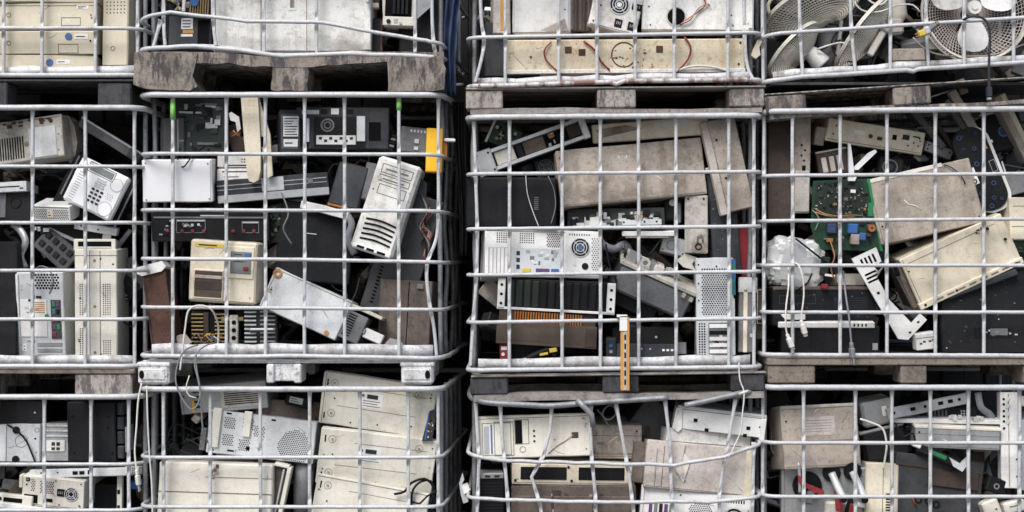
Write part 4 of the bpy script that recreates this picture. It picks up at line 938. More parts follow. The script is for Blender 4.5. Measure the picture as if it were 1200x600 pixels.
t.boxes('seam', [(0, 34, 134, 1.2, -.35, .3), (55, 16, 79, .8, -.3, .3)], 'groove'); t.clutter(58, 1, 14, 18, 10, ['brownsheet', 'tan'], 2, 6, .5, 51, 'rust_stain')
t = T('open_housing', 'cream bezel frame with brown rusty inside, right end of the off white case', 'bezel', 328, 576, 22, 60, 20, 26, roll=-12)
t.poly('inside', [(0, 4), (16, 0), (14, 56), (-2, 58)], 6, 20, 'brownsheet'); t.box('frame_post', 14, 0, 5, 60, 0, 18, 'ivory', .8); t.box('frame_top', -2, -2, 18, 4, 0, 18, 'ivory', .8); t.box('inner_post', 9, 4, 2, 54, 2, 14, 'palesteel', .4)
def sidepanel(label, cx, cy, w, h, roll, z, st=True):
    t = T('case_panel', label, 'case panel', cx, cy, w, h, 12, z, roll=roll, m='ivory', b=1)
    for u, v in ((14, 12), (w - 20, 12), (14, h - 14)):
        t.ring('foot_ring', u, v, 4.5, 4.0, -.3, .3, 'groove'); t.disc('foot', u, v, 1.5, -1, .3, 'tan', 12)
    t.box('slot', 5, 8, 1.6, 8, -.4, .3, 'hole', 0); t.box('slot', 5, h - 14, 1.6, 7, -.4, .3, 'hole', 0); t.screws([(38, h - 6), (70, h - 8), (110, h - 12), (16, 30)], .9, 'hole'); t.boxes('crease', [(40, 14, w - 50, .6, -.2, .3), (20, h - 24, w - 40, .6, -.2, .3)], 'groove')
    if st:
        o = t.sticker(46, 18, 27, 18, 0); t.boxes('barcode', [(54, 19.5, 13, 5, -.6, -.3)], 'ink', 0, o); t.boxes('print', [(48, 20, 3, 3, -.6, -.3), (50, 27, 20, .8, -.6, -.3), (50, 30, 17, .8, -.6, -.3), (50, 33, 21, .8, -.6, -.3)], 'grey', 0, o)
    return t
t = sidepanel('beige case panel with white barcode sticker, topmost of the three panels', 442, 475, 134, 62, -8, 34)
t = sidepanel('beige case panel with torn sticker, middle of the three panels', 441, 541, 136, 66, -7, 26)
t = sidepanel('beige case panel at the very bottom of the three panels', 432, 601, 134, 70, -10, 18, False)
t = T('grey_tube_roll', 'dark grey roll standing between the off white case and beige panels', 'roll', 355, 572, 26, 60, 0, 40)
t.disc('roll_end', 13, 30, .1, 0, .2, 'grey', 6)
q = MB(); q.tube([t.L(14, 0, 12), t.L(12, 30, 12), t.L(12, 62, 12)], 12 * t.k, 20); q.build('roll', 'grey', t.o, True)
t = T('cardboard_flap', 'tan flap behind the power unit at the top of the beige panel cage', 'flap', 338, 486, 76, 34, 6, 70, roll=-4, m='brownsheet', b=.8)
t = T('blue_circuit_board', 'blue edged circuit board sliver at the right of the beige panels', 'circuit board', 503, 498, 12, 40, 4, 22, roll=-8)
t.poly('board', [(4, 4), (12, 0), (12, 38), (0, 40)], 0, 3, 'slate'); t.box('blue_edge', 3, 6, 1.6, 32, -1, 3, 'blue', .3); t.clutter(4, 8, 7, 28, 14, ['copper', 'palesteel', 'charcoal'], 1.2, 3, 2, 61)
for i, P in enumerate(([(462, 579, 12), (474, 576, 10), (482, 566, 8), (497, 561, 9), (507, 569, 12), (509, 584, 14), (506, 600, 14)], [(482, 592, 10), (484, 574, 9), (494, 564, 10), (505, 564, 12), (510, 577, 14)], [(484, 588, 10), (492, 590, 8), (500, 582, 8), (512, 575, 12)])):
    cable(('black power cord looping over the lowest beige panel', 'black cord curving up at the right of the beige panels', 'thin black lead crossing beneath the looped cord, beige panel cage')[i], P, (1.5, 1.4, 1.2)[i], 'black')
# cables hanging in front of the second column
cable('white cord looped over the rail below the cream control box', [(211, 434, -8), (214, 410, -8), (217, 385, -8), (221, 364, -8), (233, 358, -9), (247, 362, -7), (255, 378, 6), (256, 396, 14), (254, 410, 16)], 1.15, 'cablew')
cable('grey cord dangling from the loop over the foot pallet, outer strand', [(232, 404, 2), (216, 411, -8), (208, 428, -8), (206, 447, -9), (213, 466, -9), (224, 480, -9), (233, 471, -9), (234, 452, -9), (231, 436, -9), (229, 416, -8)], 1.0, 'cableg')
cable('grey cord dangling from the loop over the foot pallet, inner strand', [(252, 402, 10), (243, 404, 0), (232, 412, -8), (228, 426, -8), (231, 440, -9), (235, 460, -9), (236, 480, -6), (239, 508, 0), (250, 528, 20)], 1.0, 'cableg')
cable('orange tipped thin wire hanging in front of the louvred power unit', [(222, 440, -9), (218, 455, -9), (222, 464, -9), (230, 466, -9)], .8, 'cablew')
cable('white cord with two pin plug hanging in the gap at the lower left', [(166, 449, -9), (162, 470, -10), (160, 500, -10), (158, 530, -10), (161, 556, -10)], 1.1, 'cablew', plug='euro')
cable('second white cord hanging beside the two pin plug', [(172, 452, -6), (173, 490, -8), (175, 530, -8), (178, 570, -8), (179, 620, -8)], 1.0, 'cablew')
# ================================================================== THIRD COLUMN
# ---- top cage
t = T('appliance_shell', 'smooth white appliance door at the top left of the rusty rail cage', 'panel', 634, -14, 68, 108, 50, 22, m='white', b=3)
t.poly('dent_shade', [(34, 103), (62, 90), (66, 104), (52, 106)], -.3, .4, 'tan')  # flat tan patch, shading on the door put into the colour
t = T('rusted_duct', 'narrow pale column with peeling brown edge at the left of the white door', 'column', 588, -20, 20, 120, 40, 30, m='pinkgrey', b=1); t.boxes('rust_edge', [(8, 4, 5, 112, -.5, .4)], 'ochre')
t = T('ribbed_block', 'brown rusted ribbed coil block between the white door and the fan box', 'coil block', 681, -6, 24, 84, 30, 26, m='brownsheet', b=1)
for i in range(5): t.box('rib', 1 + i * 4.7, 1, 2.6, 82, -2.5, .4, 'brown' if i % 2 else 'brownsheet', .6)
t.box('pale_edge', -3, 0, 4, 82, -1, 6, 'dirtywhite', .6)
t = T('power_supply', 'white power supply box with round fan grille, tilted above the yellowed panel', 'power supply', 724, 4, 58, 66, 50, 20, roll=-13, m='dirtywhite', b=1.2)
t.fan(31, 34, 12, 'charcoal', 'palesteel', 'dirtywhite'); t.socket(30, 51, 9, 10); t.socket(46, 51, 10, 10); t.socket(46, 28, 12, 8); t.screws([(4, 6), (54, 6), (5, 60), (54, 62), (10, 40)], 1, 'hole'); t.holes(4, 6, 50, 12, 4, .8)
t = T('metal_sheet', 'white metal sheet with large round hole and twisted wires, top right of third column', 'sheet', 818, -12, 130, 96, 34, 22, roll=-1, m='dirtywhite', b=1.2)
t.disc('round_hole', 40, 80, 10.5, -.4, .4, 'hole', 26); t.ring('hole_rim', 40, 80, 11.6, 10.2, -1.2, .3, 'steel'); t.screws([(8, 68), (10, 90), (104, 78), (106, 90), (124, 88), (118, 62)], .9, 'hole'); t.box('side_edge', 124, 40, 5, 54, -2, 4, 'dirtywhite', .8)
for i in range(4): t.tube('wire', [(44, 90, -3), (56, 82 + i, -5), (66, 74 - i, -3), (74 + i, 66, -4), (70 + i * 3, 56 + i * 4, -3)], .7, ('red', 'copper', 'cablew', 'brown')[i])
t = T('appliance_chassis', 'long yellowed white appliance side with rust stains and square holes', 'appliance', 733, 66, 282, 40, 90, 20, roll=.6, m='yellowed', b=1.2)
for u in (70, 86, 177): t.box('square_hole', u, 8 + (u == 86) * 3, 8, 8, -.5, .4, 'rust', .2)
t.ring('round_scar', 139, 18, 15, 13.6, -.5, .4, 'rust'); t.clutter(120, 8, 60, 28, 24, ['rust', 'brown', 'amber'], .8, 2.6, .4, 15, 'rust_fleck'); t.clutter(20, 4, 100, 30, 10, ['amber', 'tan'], .8, 2, .4, 16, 'rust_fleck'); t.screws([(276, 5), (274, 30), (30, 20), (150, 33)], 1.4, 'brown'); t.box('lower_flange', -2, 35, 284, 5, -2.5, .5, 'dirtywhite', .8)
t.tube('wire', [(54, 3, -2), (46, 12, -3), (48, 24, -3), (62, 38, -4)], .9, 'red'); t.tube('wire', [(92, 2, -2), (104, 12, -3), (112, 26, -3), (122, 36, -4)], 1.1, 'red'); t.tube('wire', [(210, -2, -2), (217, 10, -4), (214, 24, -4), (202, 38, -5)], 1.1, 'red'); t.tube('wire', [(198, 39, -4), (216, 33, -6), (240, 33, -5), (262, 39, -4)], 1.3, 'cablew')
t = T('rusty_strip', 'rust brown strip lying on the tray below the yellowed appliance side', 'beam', 748, 88.5, 230, 6, 30, 17, roll=.5, m='rust', b=.8)
t = T('dark_housing', 'dark grey panel at the lower left of the rusty rail cage', 'panel', 581, 58, 24, 64, 60, 36, m='darksteel', b=1.5)

# ---- middle cage
t = T('drive_cradle', 'long open silver drive frame slanting at the top left, brown drive inside', 'drive frame', 626, 170, 128, 26, 30, 34, roll=20)
t.box('back_plate', 0, 1, 128, 24, 22, 26, 'black', .4); t.box('rail', 0, 0, 128, 4.5, 0, 24, 'palesteel', .6); t.box('rail', 0, 21.5, 128, 4.5, 0, 24, 'palesteel', .6)
t.box('end_plate', -8, -2, 22, 30, -2, 24, 'steel', .8); t.screws([(-4, 2), (10, 3), (-3, 24), (11, 24)], 1.3, 'hole', -2.6); t.box('cream_drive', 16, 5, 24, 16, 4, 22, 'ivory', .8); t.box('dark_slot', 42, 5, 8, 16, 2, 22, 'charcoal', .6); t.box('brown_drive', 51, 5, 26, 16, 3, 22, 'brownsheet', .8); t.clutter(80, 5, 22, 16, 14, ['steel', 'copper', 'charcoal'], 2, 7, 8, 71, d=14); t.box('dark_drive', 106, 5, 16, 15, 6, 22, 'brown', .6); t.box('end_lip', 122, 0, 8, 27, -1, 24, 'palesteel', .8)
t = T('cream_plank_case', 'long dirty cream slab case above the big tan panel', 'case', 762, 152, 136, 22, 60, 38, roll=4.5, m='cream', b=1.2)
t.poly('peeled_patch', [(4, 6), (40, 3), (60, 9), (30, 13), (10, 16)], -.3, .3, 'tan'); t.poly('peeled_patch', [(70, 4), (110, 2), (128, 8), (90, 10)], -.3, .3, 'white')
t = T('case_panel', 'big dusty tan case side leaning across the middle of the orange strip cage', 'case panel', 740, 202, 173, 67, 40, 26, roll=5.5, m='tan', b=1)
t.clutter(70, 12, 20, 4, 8, ['ivory', 'white'], .8, 2.2, .3, 14, 'paint_chip')
t = T('speaker_box', 'black box with thin wires hanging down its face, at the left', 'speaker', 599, 237, 106, 58, 70, 19, roll=-.5, m='charcoal', b=2)
t.tube('wire', [(70, -3, -2), (72, 18, -2), (78, 38, -2), (86, 58, -2)], .6, 'cablew'); t.tube('wire', [(96, -2, -2), (103, 14, -2), (105, 34, -2), (100, 54, -2)], .6, 'cableg'); t.slots(80, 22, 5, 16, 7, False, .4, 'grey', 'logo_rows')
t = T('case_panel', 'tall narrow tan case panel leaning at the right of the orange strip cage', 'case panel', 857, 192, 32, 110, 12, 24, roll=12, m='tan', b=1)
t.box('edge_fold', -9, 0, 9, 112, 2, 12, 'pinkgrey', .8); t.screws([(5, 24), (6, 70)], 1.4, 'hole')
t = T('slate_tower', 'scratched slate blue tower standing below the leaning tan panel', 'tower', 849, 262, 33, 116, 60, 36, roll=4, m='slate', b=1.5); t.clutter(2, 2, 28, 100, 16, ['grey'], .5, 2.5, .2, 9, 'scratch')
t.clutter(-2, -10, 14, 10, 10, ['cablew', 'white'], 2, 5, 5, 19, 'wire_tuft')
t = T('red_case', 'dark red case edge behind the slate tower', 'case', 873, 294, 14, 64, 60, 46, roll=6, m='red', b=1)
t = T('beige_box', 'narrow beige box with square socket plate under the big tan panel', 'box', 816, 263, 27, 68, 44, 32, m='greybeige', b=1)
t.box('socket_plate', 8, 54, 17, 13, -1, .4, 'tan', .5); t.ring('socket', 16, 60, 4.2, 2.6, -1.8, -.8, 'charcoal'); t.screws([(4, 4), (22, 4)], 1.2, 'hole'); t.tube('hasp', [(15, 56, -2), (15, 48, -2), (20, 46, -2), (21, 54, -2)], .9, 'grey')
t = T('circuit_board', 'stripped circuit boards with white connectors under the big tan panel', 'circuit board', 722, 257, 114, 26, 8, 34, roll=1, m='pcbdark', b=.5)
t.clutter(2, 2, 108, 22, 60, ['palesteel', 'greybeige', 'charcoal', 'pcb', 'grey', 'tan', 'black', 'steel'], 2, 11, 7, 91); t.box('white_card', 20, 10, 30, 14, -5, -1, 'white', .5); t.box('notch', 38, 8, 5, 7, -5.6, -4.8, 'hole', 0); t.box('metal_bar', 60, 14, 50, 7, -6, -1, 'palesteel', .5); t.screws([(66, 17), (104, 17), (90, 17)], 1.1, 'hole', -6.6)
t = T('white_shelf', 'white shelf edge lying below the stripped circuit boards', 'shelf', 760, 274, 62, 6, 50, 30, m='white', b=.8); t.box('lower_lip', 4, 5, 50, 3, 2, 8, 'dirtywhite', .4)
t = T('motor_unit', 'dark motor with small pipe in the black gap under the tan panel', 'motor', 789, 244, 22, 28, 14, 44, m='charcoal', b=2); t.disc('shaft', 10, 8, 4, -5, .5, 'steel', 14); t.box('pipe', 16, 8, 4, 24, -4, 0, 'grey', 1)
t = T('tower_computer', 'white computer seen from behind with round fan and port row, left', 'computer', 637, 297, 138, 56, 70, 24, roll=-1.5, m='white', b=1.2)
for u, w in ((13, 15), (40, 18)): t.holes(u, 4, w, 13, 2.6, .85, hexa=False)
t.holes(72, 4, 18, 17, 2.4, .9)
t.box('slot_panel', 4, 22, 24, 32, -.6, .4, 'steel', .4)
for i in range(5): t.box('slot_cover', 6 + i * 4.4, 23, 3.2, 30, -1.5, -.4, 'white', .3)
t.box('port_shield', 34, 22, 55, 32, -.8, .4, 'palesteel', .4)
for i in range(3): t.box('port', 37, 26 + i * 8, 4, 5, -1.6, -.6, 'ink', .3)
t.box('port', 44, 46, 10, 5, -1.8, -.6, 'yellow', .4); t.box('port', 60, 46, 16, 6, -1.8, -.6, 'violet', .4); t.box('port', 78, 46, 9, 5, -1.8, -.6, 'blue', .4); t.clutter(44, 24, 42, 18, 16, ['steel', 'grey', 'white'], 2, 6, .6, 17, 'plate', d=-.8)
t.box('supply_plate', 94, 2, 42, 52, -1, .4, 'white', .6); t.fan(112, 20, 11.5, 'black', 'palesteel', 'badge', d=-1); t.socket(103, 38, 6, 7); t.disc('switch', 118, 42, 4, -2, -.6, 'black', 14); t.holes(125, 8, 9, 40, 2.8, .8, d=-1); t.slots(98, 4, 26, 2, 9, True, .4, d=-1)
t = T('server_drive_cage', 'rack server drive cage with black slots and white ears', 'server', 652, 347, 138, 37, 60, 22, roll=-3, m='black', b=.8)
t.box('ear', 0, 0, 9, 37, -2, .5, 'white', .6); t.box('ear', 128, 0, 10, 37, -2, .5, 'white', .6)
for u in (4.5, 133):
    for v in (8, 19, 30): t.disc('ear_hole', u, v, 1.7, -2.4, -1.6, 'hole', 12)
for i in range(12): t.box('drive_slot', 12 + i * 9.6, 2, 7.4, 31, -1.8 + (i < 4) * 1, .4, 'charcoal' if i > 3 else 'pcbdark', .7)
t.box('bottom_rail', 0, 34, 138, 3, -2, .5, 'white', .4)
t = T('smoked_cover', 'smoked brown cover over an orange heat sink strip, below the server cage', 'cover', 641, 385, 118, 38, 14, 20, roll=-3.5)
t.box('cover', 0, 14, 118, 26, 0, 10, 'smoke', .8); t.box('base', 2, 0, 114, 15, 6, 14, 'brown', .5)
for i in range(26): t.box('fin', 20 + i * 3.1, 1, 1.7, 13, 2, 6.4, 'amber', .2)
t.box('end_plate', 104, 16, 12, 22, -1, .4, 'brown', .4); t.slots(8, 34, 90, 2, 30, True, .5, 'brown', 'mark_row')
t = T('cartridge', 'small red and white cartridge lying on the tray at the left', 'cartridge', 591, 413, 11, 20, 20, 26, roll=3, m='red', b=.8); t.box('label', 2, 3, 7, 4, -.5, .3, 'paper', 0); t.disc('hub', 4, 12, 2, -1, .3, 'white', 12); t.box('neighbour_edge', 11, 0, 3, 20, 2, 14, 'black', .5)
t = T('black_tray_unit', 'black ribbed unit behind the lime marked roller on the tray', 'unit', 620, 410, 48, 24, 40, 36, m='black', b=.8); t.slots(4, 4, 40, 16, 4, False, .5, 'charcoal')
t = T('black_roller', 'black roller tool with lime green label lying on the tray', 'roller', 645, 412, 58, 14, 0, 21, roll=11)
q = MB(); q.tube([t.L(*p) for p in spline([(0, 10, 8), (12, 8, 8), (26, 5, 8), (42, 4, 8), (58, 6, 8)], 3)], 5 * t.k, 14, False, lambda i, th: ((3.4 + 3.4 * min(1, i / 9)) * t.k,) * 2); q.build('handle', 'black', t.o, True)
t.box('lime_label', 28, 3.5, 9, 5, -.2, 3, 'yellow', .4); t.box('lime_label', 16, 7, 10, 3, 1, 4, 'yellow', .4); t.box('tip', -12, 9, 14, 1.6, 6, 8, 'palesteel', .3)
t = T('open_drive', 'grey drive chassis with loose circuit parts slanting in the middle, orange strip cage', 'drive', 764, 342, 94, 34, 50, 28, roll=-24, pitch=18, m='darksteel', b=1)
t.box('pale_rim', -2, -4, 98, 5, -2, 46, 'greybeige', .8); t.clutter(0, -14, 70, 10, 26, ['ivory', 'steel', 'greybeige', 'charcoal', 'palesteel'], 3, 14, 18, 93, d=22); t.ring('gear', 26, -10, 6, 3, 6, 9, 'ivory'); t.box('lower_shadow_plate', 4, 32, 60, 20, 6, 40, 'charcoal', 1); t.boxes('bolt', [(80, 2, 4, 5, -4, 1), (90, 3, 4, 5, -4, 1)], 'greybeige')  # charcoal slab under the drive painted in as its shadow
t.box('mottled_face', 2, 3, 90, 28, -.5, .3, 'grey', .3)
t = T('black_box', 'black box at the bottom behind the orange strip', 'box', 757, 398, 80, 30, 50, 44, m='black', b=1.2); t.screws([(52, 12)], 1.5)
t = T('equipment_strip', 'dark equipment front with tiny white marks on the tray, right of the orange strip', 'equipment', 762, 412, 80, 18, 40, 22, m='slate', b=1); t.boxes('mark', [(54 + i * 5, 6, 3, 2.4, -.5, .3) for i in range(4)], 'paper'); t.screws([(30, 6), (40, 6)], 1); t.box('bracket', 70, -2, 12, 14, -3, 4, 'grey', .8)
t = T('blue_switch_box', 'small dark blue switch box on the tray left of the orange strip', 'switch box', 716, 408, 12, 22, 30, 24, m='slate', b=.8); t.disc('knob', 6, 8, 2, -2, .3, 'blue', 12); t.disc('knob', 6, 15, 2, -2, .3, 'steel', 12)
t = T('tower_computer', 'white perforated computer back standing upright with a blue green strip', 'computer', 838, 360, 44, 116, 50, 19, roll=.5, m='palesteel', b=1)
t.holes(6, 12, 34, 56, 2.9, 1.05); t.holes(2, 76, 10, 38, 3, 1.1, hexa=False); t.box('slot_area', 14, 76, 26, 38, -.5, .4, 'grey', .3)
for i in range(5): t.box('slot_cover', 15, 78 + i * 7.4, 24, 4.6, -1.6, -.3, 'white' if i != 1 else 'black', .4)
t.clutter(16, 90, 22, 18, 12, ['charcoal', 'palesteel', 'black'], 1.5, 5, 1.8, 37, 'port'); t.box('blue_strip', 41.4, 2, 5, 22, -1, 3, 'blue', .3); t.box('green_strip', 42, 24, 4, 20, -1, 3, 'teal', .3); t.box('teal_strip', 42, 8, 4, 8, -1.4, 2, 'green', .3); t.screws([(3, 8), (3, 30), (3, 50), (24, 10)], 1, 'hole'); t.box('side_post', 41, 48, 4, 66, -1, 3, 'palesteel', .4)
t = T('drive_stack', 'grey drive unit wrapped in clear tape at the right end', 'drive', 876, 370, 20, 86, 50, 22, roll=-1, m='grey', b=1)
t.box('pale_spine', 5, 12, 5, 74, -1.5, .4, 'cream', .5); t.box('tape_wrap', -1, -2, 22, 18, -1.5, 10, 'foil', .8); t.disc('bolt', 15, 66, 2.4, -1, .3, 'palesteel', 14); t.box('right_frame', 20, 10, 12, 60, 2, 40, 'brown', .8); t.outline('right_outline', 21, 12, 9, 40, .9, 'steel', .4)
# orange strip hung on the front
t = T('orange_strip', 'orange slotted strip with white top hung on the rail, third column', 'strip', 732.5, 415, 10.5, 86, 4, -12, roll=0, m='ochre', b=.6)
t.box('white_cap', -1, -2, 9, 18, -1, 4, 'white', .5); t.box('white_hook', -4, -3, 12, 3, -1, 12, 'white', .4); t.box('pink_band', 3.4, 17, 3.6, 68, -.5, .3, 'pinkgrey', 0)
for i in range(6): t.box('slot', 4.3, 20 + i * 10.5, 2, 6.5, -.8, -.3, 'hole', 0)

# ---- bottom cage
t = T('desktop_computer', 'off white computer front with dark slot and dirt streak, crushed cage', 'computer', 626, 511, 132, 50, 70, 20, roll=1.6, m='ivory', b=1.2)
t.outline('drive_bay', 5, 8, 34, 38, .8); t.box('drive_slot', 7, 12, 6, 32, -.4, .3, 'steel', .2); t.box('blue_trim', 15, 10, 2, 34, -.4, .3, 'badge', .2); t.outline('door', 19, 7, 23, 40, .8)
t.box('tape_slot', 44, 6, 8, 27, -.5, .4, 'hole', 0); t.outline('slot_frame', 43, 5, 17, 29, .8); 
for v in (19, 25, 31): t.disc('indicator', 66, v, 1.4, -.5, .3, 'ink', 10)
t.ring('power_button', 52, 40, 3.6, 3, -.4, .3, 'groove'); t.box('brown_badge', 110, 22, 8, 7, -.6, .4, 'brown', .3); t.tube('dirt_streak', [(82, 46, 0), (92, 38, 0), (104, 31, 0), (112, 25, 0)], .9, 'tan', 5); t.screws([(90, 30), (124, 6)], 1, 'groove')
t = T('grey_unit', 'brown grey unit right of the off white computer front, crushed cage', 'unit', 722, 518, 60, 40, 60, 40, m='tan', b=1.2); t.boxes('seam', [(0, 12, 60, 1, -.3, .3), (0, 33, 60, 1.5, -.5, .3)], 'groove'); t.box('badge', 8, 20, 8, 3, -.5, .3, 'grey', 0)
t = T('connector_rack', 'cream rack panel with long black connectors, crushed cage', 'rack panel', 672, 556, 144, 25, 50, 24, roll=-1, m='cream', b=1)
for u in (10, 78):
    o = t.box('connector', u, 4, 54, 15, -1, .4, 'black', .5); t.slots(u + 3, 9, 48, 9, 18, True, .5, 'charcoal', 'contact_row', o, -1)
t.screws([(4, 20), (70, 20), (140, 20), (66, 4)], 1.6, 'charcoal')
t = T('rusty_drawer_unit', 'rusty brown metal drawers below the connector rack', 'drawer', 672, 600, 146, 62, 60, 22, m='brownsheet', b=1)
for i in range(3): t.box('drawer_front', 2 + i * 48, 12, 46, 48, -1.5, .4, 'brownsheet', .8)
t.clutter(4, 4, 138, 30, 22, ['rust', 'tan', 'brown'], 3, 12, .4, 53, 'rust_stain')
t = T('black_ribbed_tower', 'black ribbed unit with silver top at the left of the crushed cage', 'unit', 577, 590, 28, 72, 50, 24, m='black', b=1); t.box('silver_top', 0, 0, 27, 6, -1.5, 20, 'steel', .6); t.boxes('port', [(5, 2, 6, 2.6, -1.9, -1.3), (16, 2, 6, 2.6, -1.9, -1.3)], 'ink'); t.slots(2, 10, 24, 60, 16, False, .5, 'charcoal')
t = T('open_chassis', 'white open metal tray chassis with square holes, tilted at top right', 'chassis', 845, 495, 104, 26, 60, 22, roll=-6.5, m='white', b=.8)
for u, v in ((20, 12), (34, 22), (82, 14), (79, 23)): t.box('square_hole', u, v, 4.5, 4, -.5, .4, 'hole', 0)
t.poly('end_flange', [(-2, 2), (5, 0), (7, 26), (3, 30), (-4, 26)], -3, 30, 'dirtywhite'); t.box('top_edge', 0, -1.5, 104, 2.5, -1, 58, 'palesteel', .4); t.box('right_flange', 98, 3, 6, 25, -3, 8, 'white', .6)
t = T('white_case', 'dirty white box under the open tray chassis, crushed cage', 'case', 830, 518, 100, 26, 60, 28, roll=-5, m='dirtywhite', b=1.2); t.boxes('seam', [(0, 15, 100, 1, -.3, .3)], 'groove'); t.box('end_cap', 90, 0, 10, 26, -1, .4, 'ivory', .6)
t = T('dented_case', 'dented pinkish grey case with crumpled middle, crushed cage', 'case', 820, 549, 128, 56, 70, 20, roll=-6, m='pinkgrey', b=1.4)
t.poly('crumple', [(26, 4), (44, 2), (42, 22), (48, 44), (36, 34), (30, 18)], -3, .4, 'pinkgrey'); t.poly('crumple', [(44, 12), (52, 20), (46, 46), (36, 34)], -2, .4, 'ivory'); t.boxes('crease', [(20, 6, 1, 48, -.4, .3), (12, 10, .8, 44, -.4, .3)], 'groove'); t.box('cream_edge', 118, 2, 9, 54, -1, .5, 'cream', .8); t.box('side_flap', -14, 4, 14, 48, 10, 60, 'brownsheet', 1)
t = T('tower_computer', 'white computer back with grille patches at the very bottom, crushed cage', 'computer', 816, 602, 132, 56, 70, 19, roll=-5, m='white', b=1)
for i in range(5): t.box('port', 10 + i * 6, 20, 4, 16, -1, .4, ('violet', 'grey', 'charcoal', 'violet', 'grey')[i], .4)
t.holes(56, 13, 30, 30, 2.6, .9, rnd=15); t.fan(110, 30, 13, 'hole'); t.screws([(46, 8), (90, 10), (128, 6)], 1, 'hole'); t.slots(98, 8, 24, 4, 8, True, .5)
t = T('dark_open_box', 'dark open box behind the crushed white cases', 'box', 768, 494, 50, 42, 60, 60, roll=-38, m='darksteel', b=1)
t = T('dark_housing', 'dark panel leaning behind the broken rail gap', 'panel', 752, 545, 20, 90, 60, 56, m='brown', b=1)
cable('thin white cord tied round the broken rail, crushed cage', [(866, 425, -6), (867, 445, -8), (872, 460, -9), (870, 485, -9), (868, 505, -9), (861, 522, -9), (854, 536, -9)], .9, 'cablew')
cable('white tie wrapped on the broken rail end above the open tray', [(866, 462, -7), (871, 460, -9), (877, 458, -7)], 1.6, 'cablew')
# ================================================================== FOURTH COLUMN
# ---- top cage: fans
def wire_guard(t, name, u, v, r, bulge, nr, nring, m, wr=.55, hub=.18, d=0):
    q = MB(); c = t.L(u, v, d)
    def P(f, a): return (c[0] + r * t.k * f * math.cos(a), c[1] - bulge * t.k * (1 - f * f), c[2] + r * t.k * f * math.sin(a))
    for i in range(nr):
        a = 2 * math.pi * i / nr
        q.tube([P(hub + (1 - hub) * j / 5, a + .25 * j / 5) for j in range(6)], wr * t.k, 3)
    for j in range(nring):
        f = hub + (1 - hub) * (j + 1) / nring
        q.tube([P(f, 2 * math.pi * i / 48) for i in range(48)], (wr * 1.1 if j < nring - 1 else 1.6) * t.k, 5, True)
    return q.build(name, m, t.o)
t = T('desk_fan', 'large round fan with white blades and mesh guard, top right', 'fan', 1143, 12, 124, 124, 0, 30, pitch=-4)
wire_guard(t, 'rear_guard', 62, 62, 61, -18, 80, 14, 'pinkgrey', .45, d=6)
def blade(t, u, v, r, a0, mk):
    q = MB(); c = t.L(u, v); n = 18; vs = []; fs = []
    for lay in (0, 1):
        for i in range(n):
            th = 2 * math.pi * i / n; x = r * .60 + r * .40 * math.cos(th); y = r * .36 * math.sin(th) * (1 + .3 * math.cos(th))
            a = math.radians(a0); X = x * math.cos(a) - y * math.sin(a); Z = x * math.sin(a) + y * math.cos(a)
            vs.append((c[0] + X * t.k, (-3 + 0.22 * y + lay * 1.2) * t.k, c[2] + Z * t.k))
    fs = [tuple(range(n)), tuple(range(2 * n - 1, n - 1, -1))] + [(i, i + n, (i + 1) % n + n, (i + 1) % n) for i in range(n)]
    q.add(vs, fs); return q.build('blade', mk, t.o)
blade(t, 59, 60, 52, 150, 'dirtywhite'); blade(t, 59, 60, 52, 24, 'white'); blade(t, 59, 60, 52, 268, 'white')  # first blade takes a darker white, its shading put into the colour
t.disc('hub', 59, 60, 8, -8, 4, 'white', 24); t.disc('hub_cap', 59, 60, 3.5, -9.5, -7.5, 'ivory', 16)
wire_guard(t, 'front_guard_ring', 62, 62, 61, 4, 0, 1, 'ivory', .8, d=-8)
def mesh_guard(label, cx, cy, r, yaw, pitch, roll, z, mk='ivory', bul=22, nr=86, ng=16):
    t = T('fan_guard', label, 'fan guard', cx, cy, 2 * r, 2 * r, 0, z, roll=roll, yaw=yaw, pitch=pitch, group='loose fan guards')
    wire_guard(t, 'mesh', r, r, r, bul, nr, ng, mk, .5); t.ring('rim', r, r, r + 1.2, r - 1.6, -2, 2, mk, 48); t.disc('centre_cap', r, r, r * .2, -bul - 1, -bul + 1.5, mk, 24)
    return t
mesh_guard('dusty mesh fan guard seen edge on at the upper left of the fan cage', 955, 10, 64, 8, 68, 18, 72, bul=24)
mesh_guard('small mesh fan guard leaning in the left corner of the fan cage', 930, 58, 40, 20, 58, 36, 54, bul=16)
mesh_guard('mesh fan guard leaning steeply in the middle of the fan cage', 1012, 40, 52, 52, 40, 20, 66, bul=16)
t = T('fan_stand', 'white round fan base lying left of centre in the fan cage', 'fan base', 955, 67, 26, 22, 0, 44, roll=-20)
q = MB(); q.tube([t.L(0, 4, 10), t.L(8, 6, 10), t.L(24, 14, 10), t.L(26, 15, 10)], 10 * t.k, 20, False, lambda i, th: ((6, 9, 12, 11)[min(i, 3)] * t.k,) * 2); q.build('base', 'white', t.o, True)
t.tube('cord', [(12, 2, -3), (22, -6, -5), (34, -14, -4), (48, -18, 0)], 1.2, 'cablew')
t = T('fan_motor', 'grey fan motor housing with post in the middle left of the fan cage', 'fan motor', 974, 50, 34, 56, 0, 60, roll=-6)
q = MB(); q.tube([t.L(16, -6, 18), t.L(15, 14, 18), t.L(17, 34, 18), t.L(18, 58, 18)], 15 * t.k, 20, False, lambda i, th: ((10, 15, 15, 11)[min(i, 3)] * t.k,) * 2); q.build('housing', 'grey', t.o, True); t.box('post', 24, 0, 5, 58, 0, 6, 'steel', 1)
t = T('fan_motor', 'cream fan motor head behind the tube with yellow plug', 'fan motor', 1056, 16, 30, 54, 0, 40, roll=6)
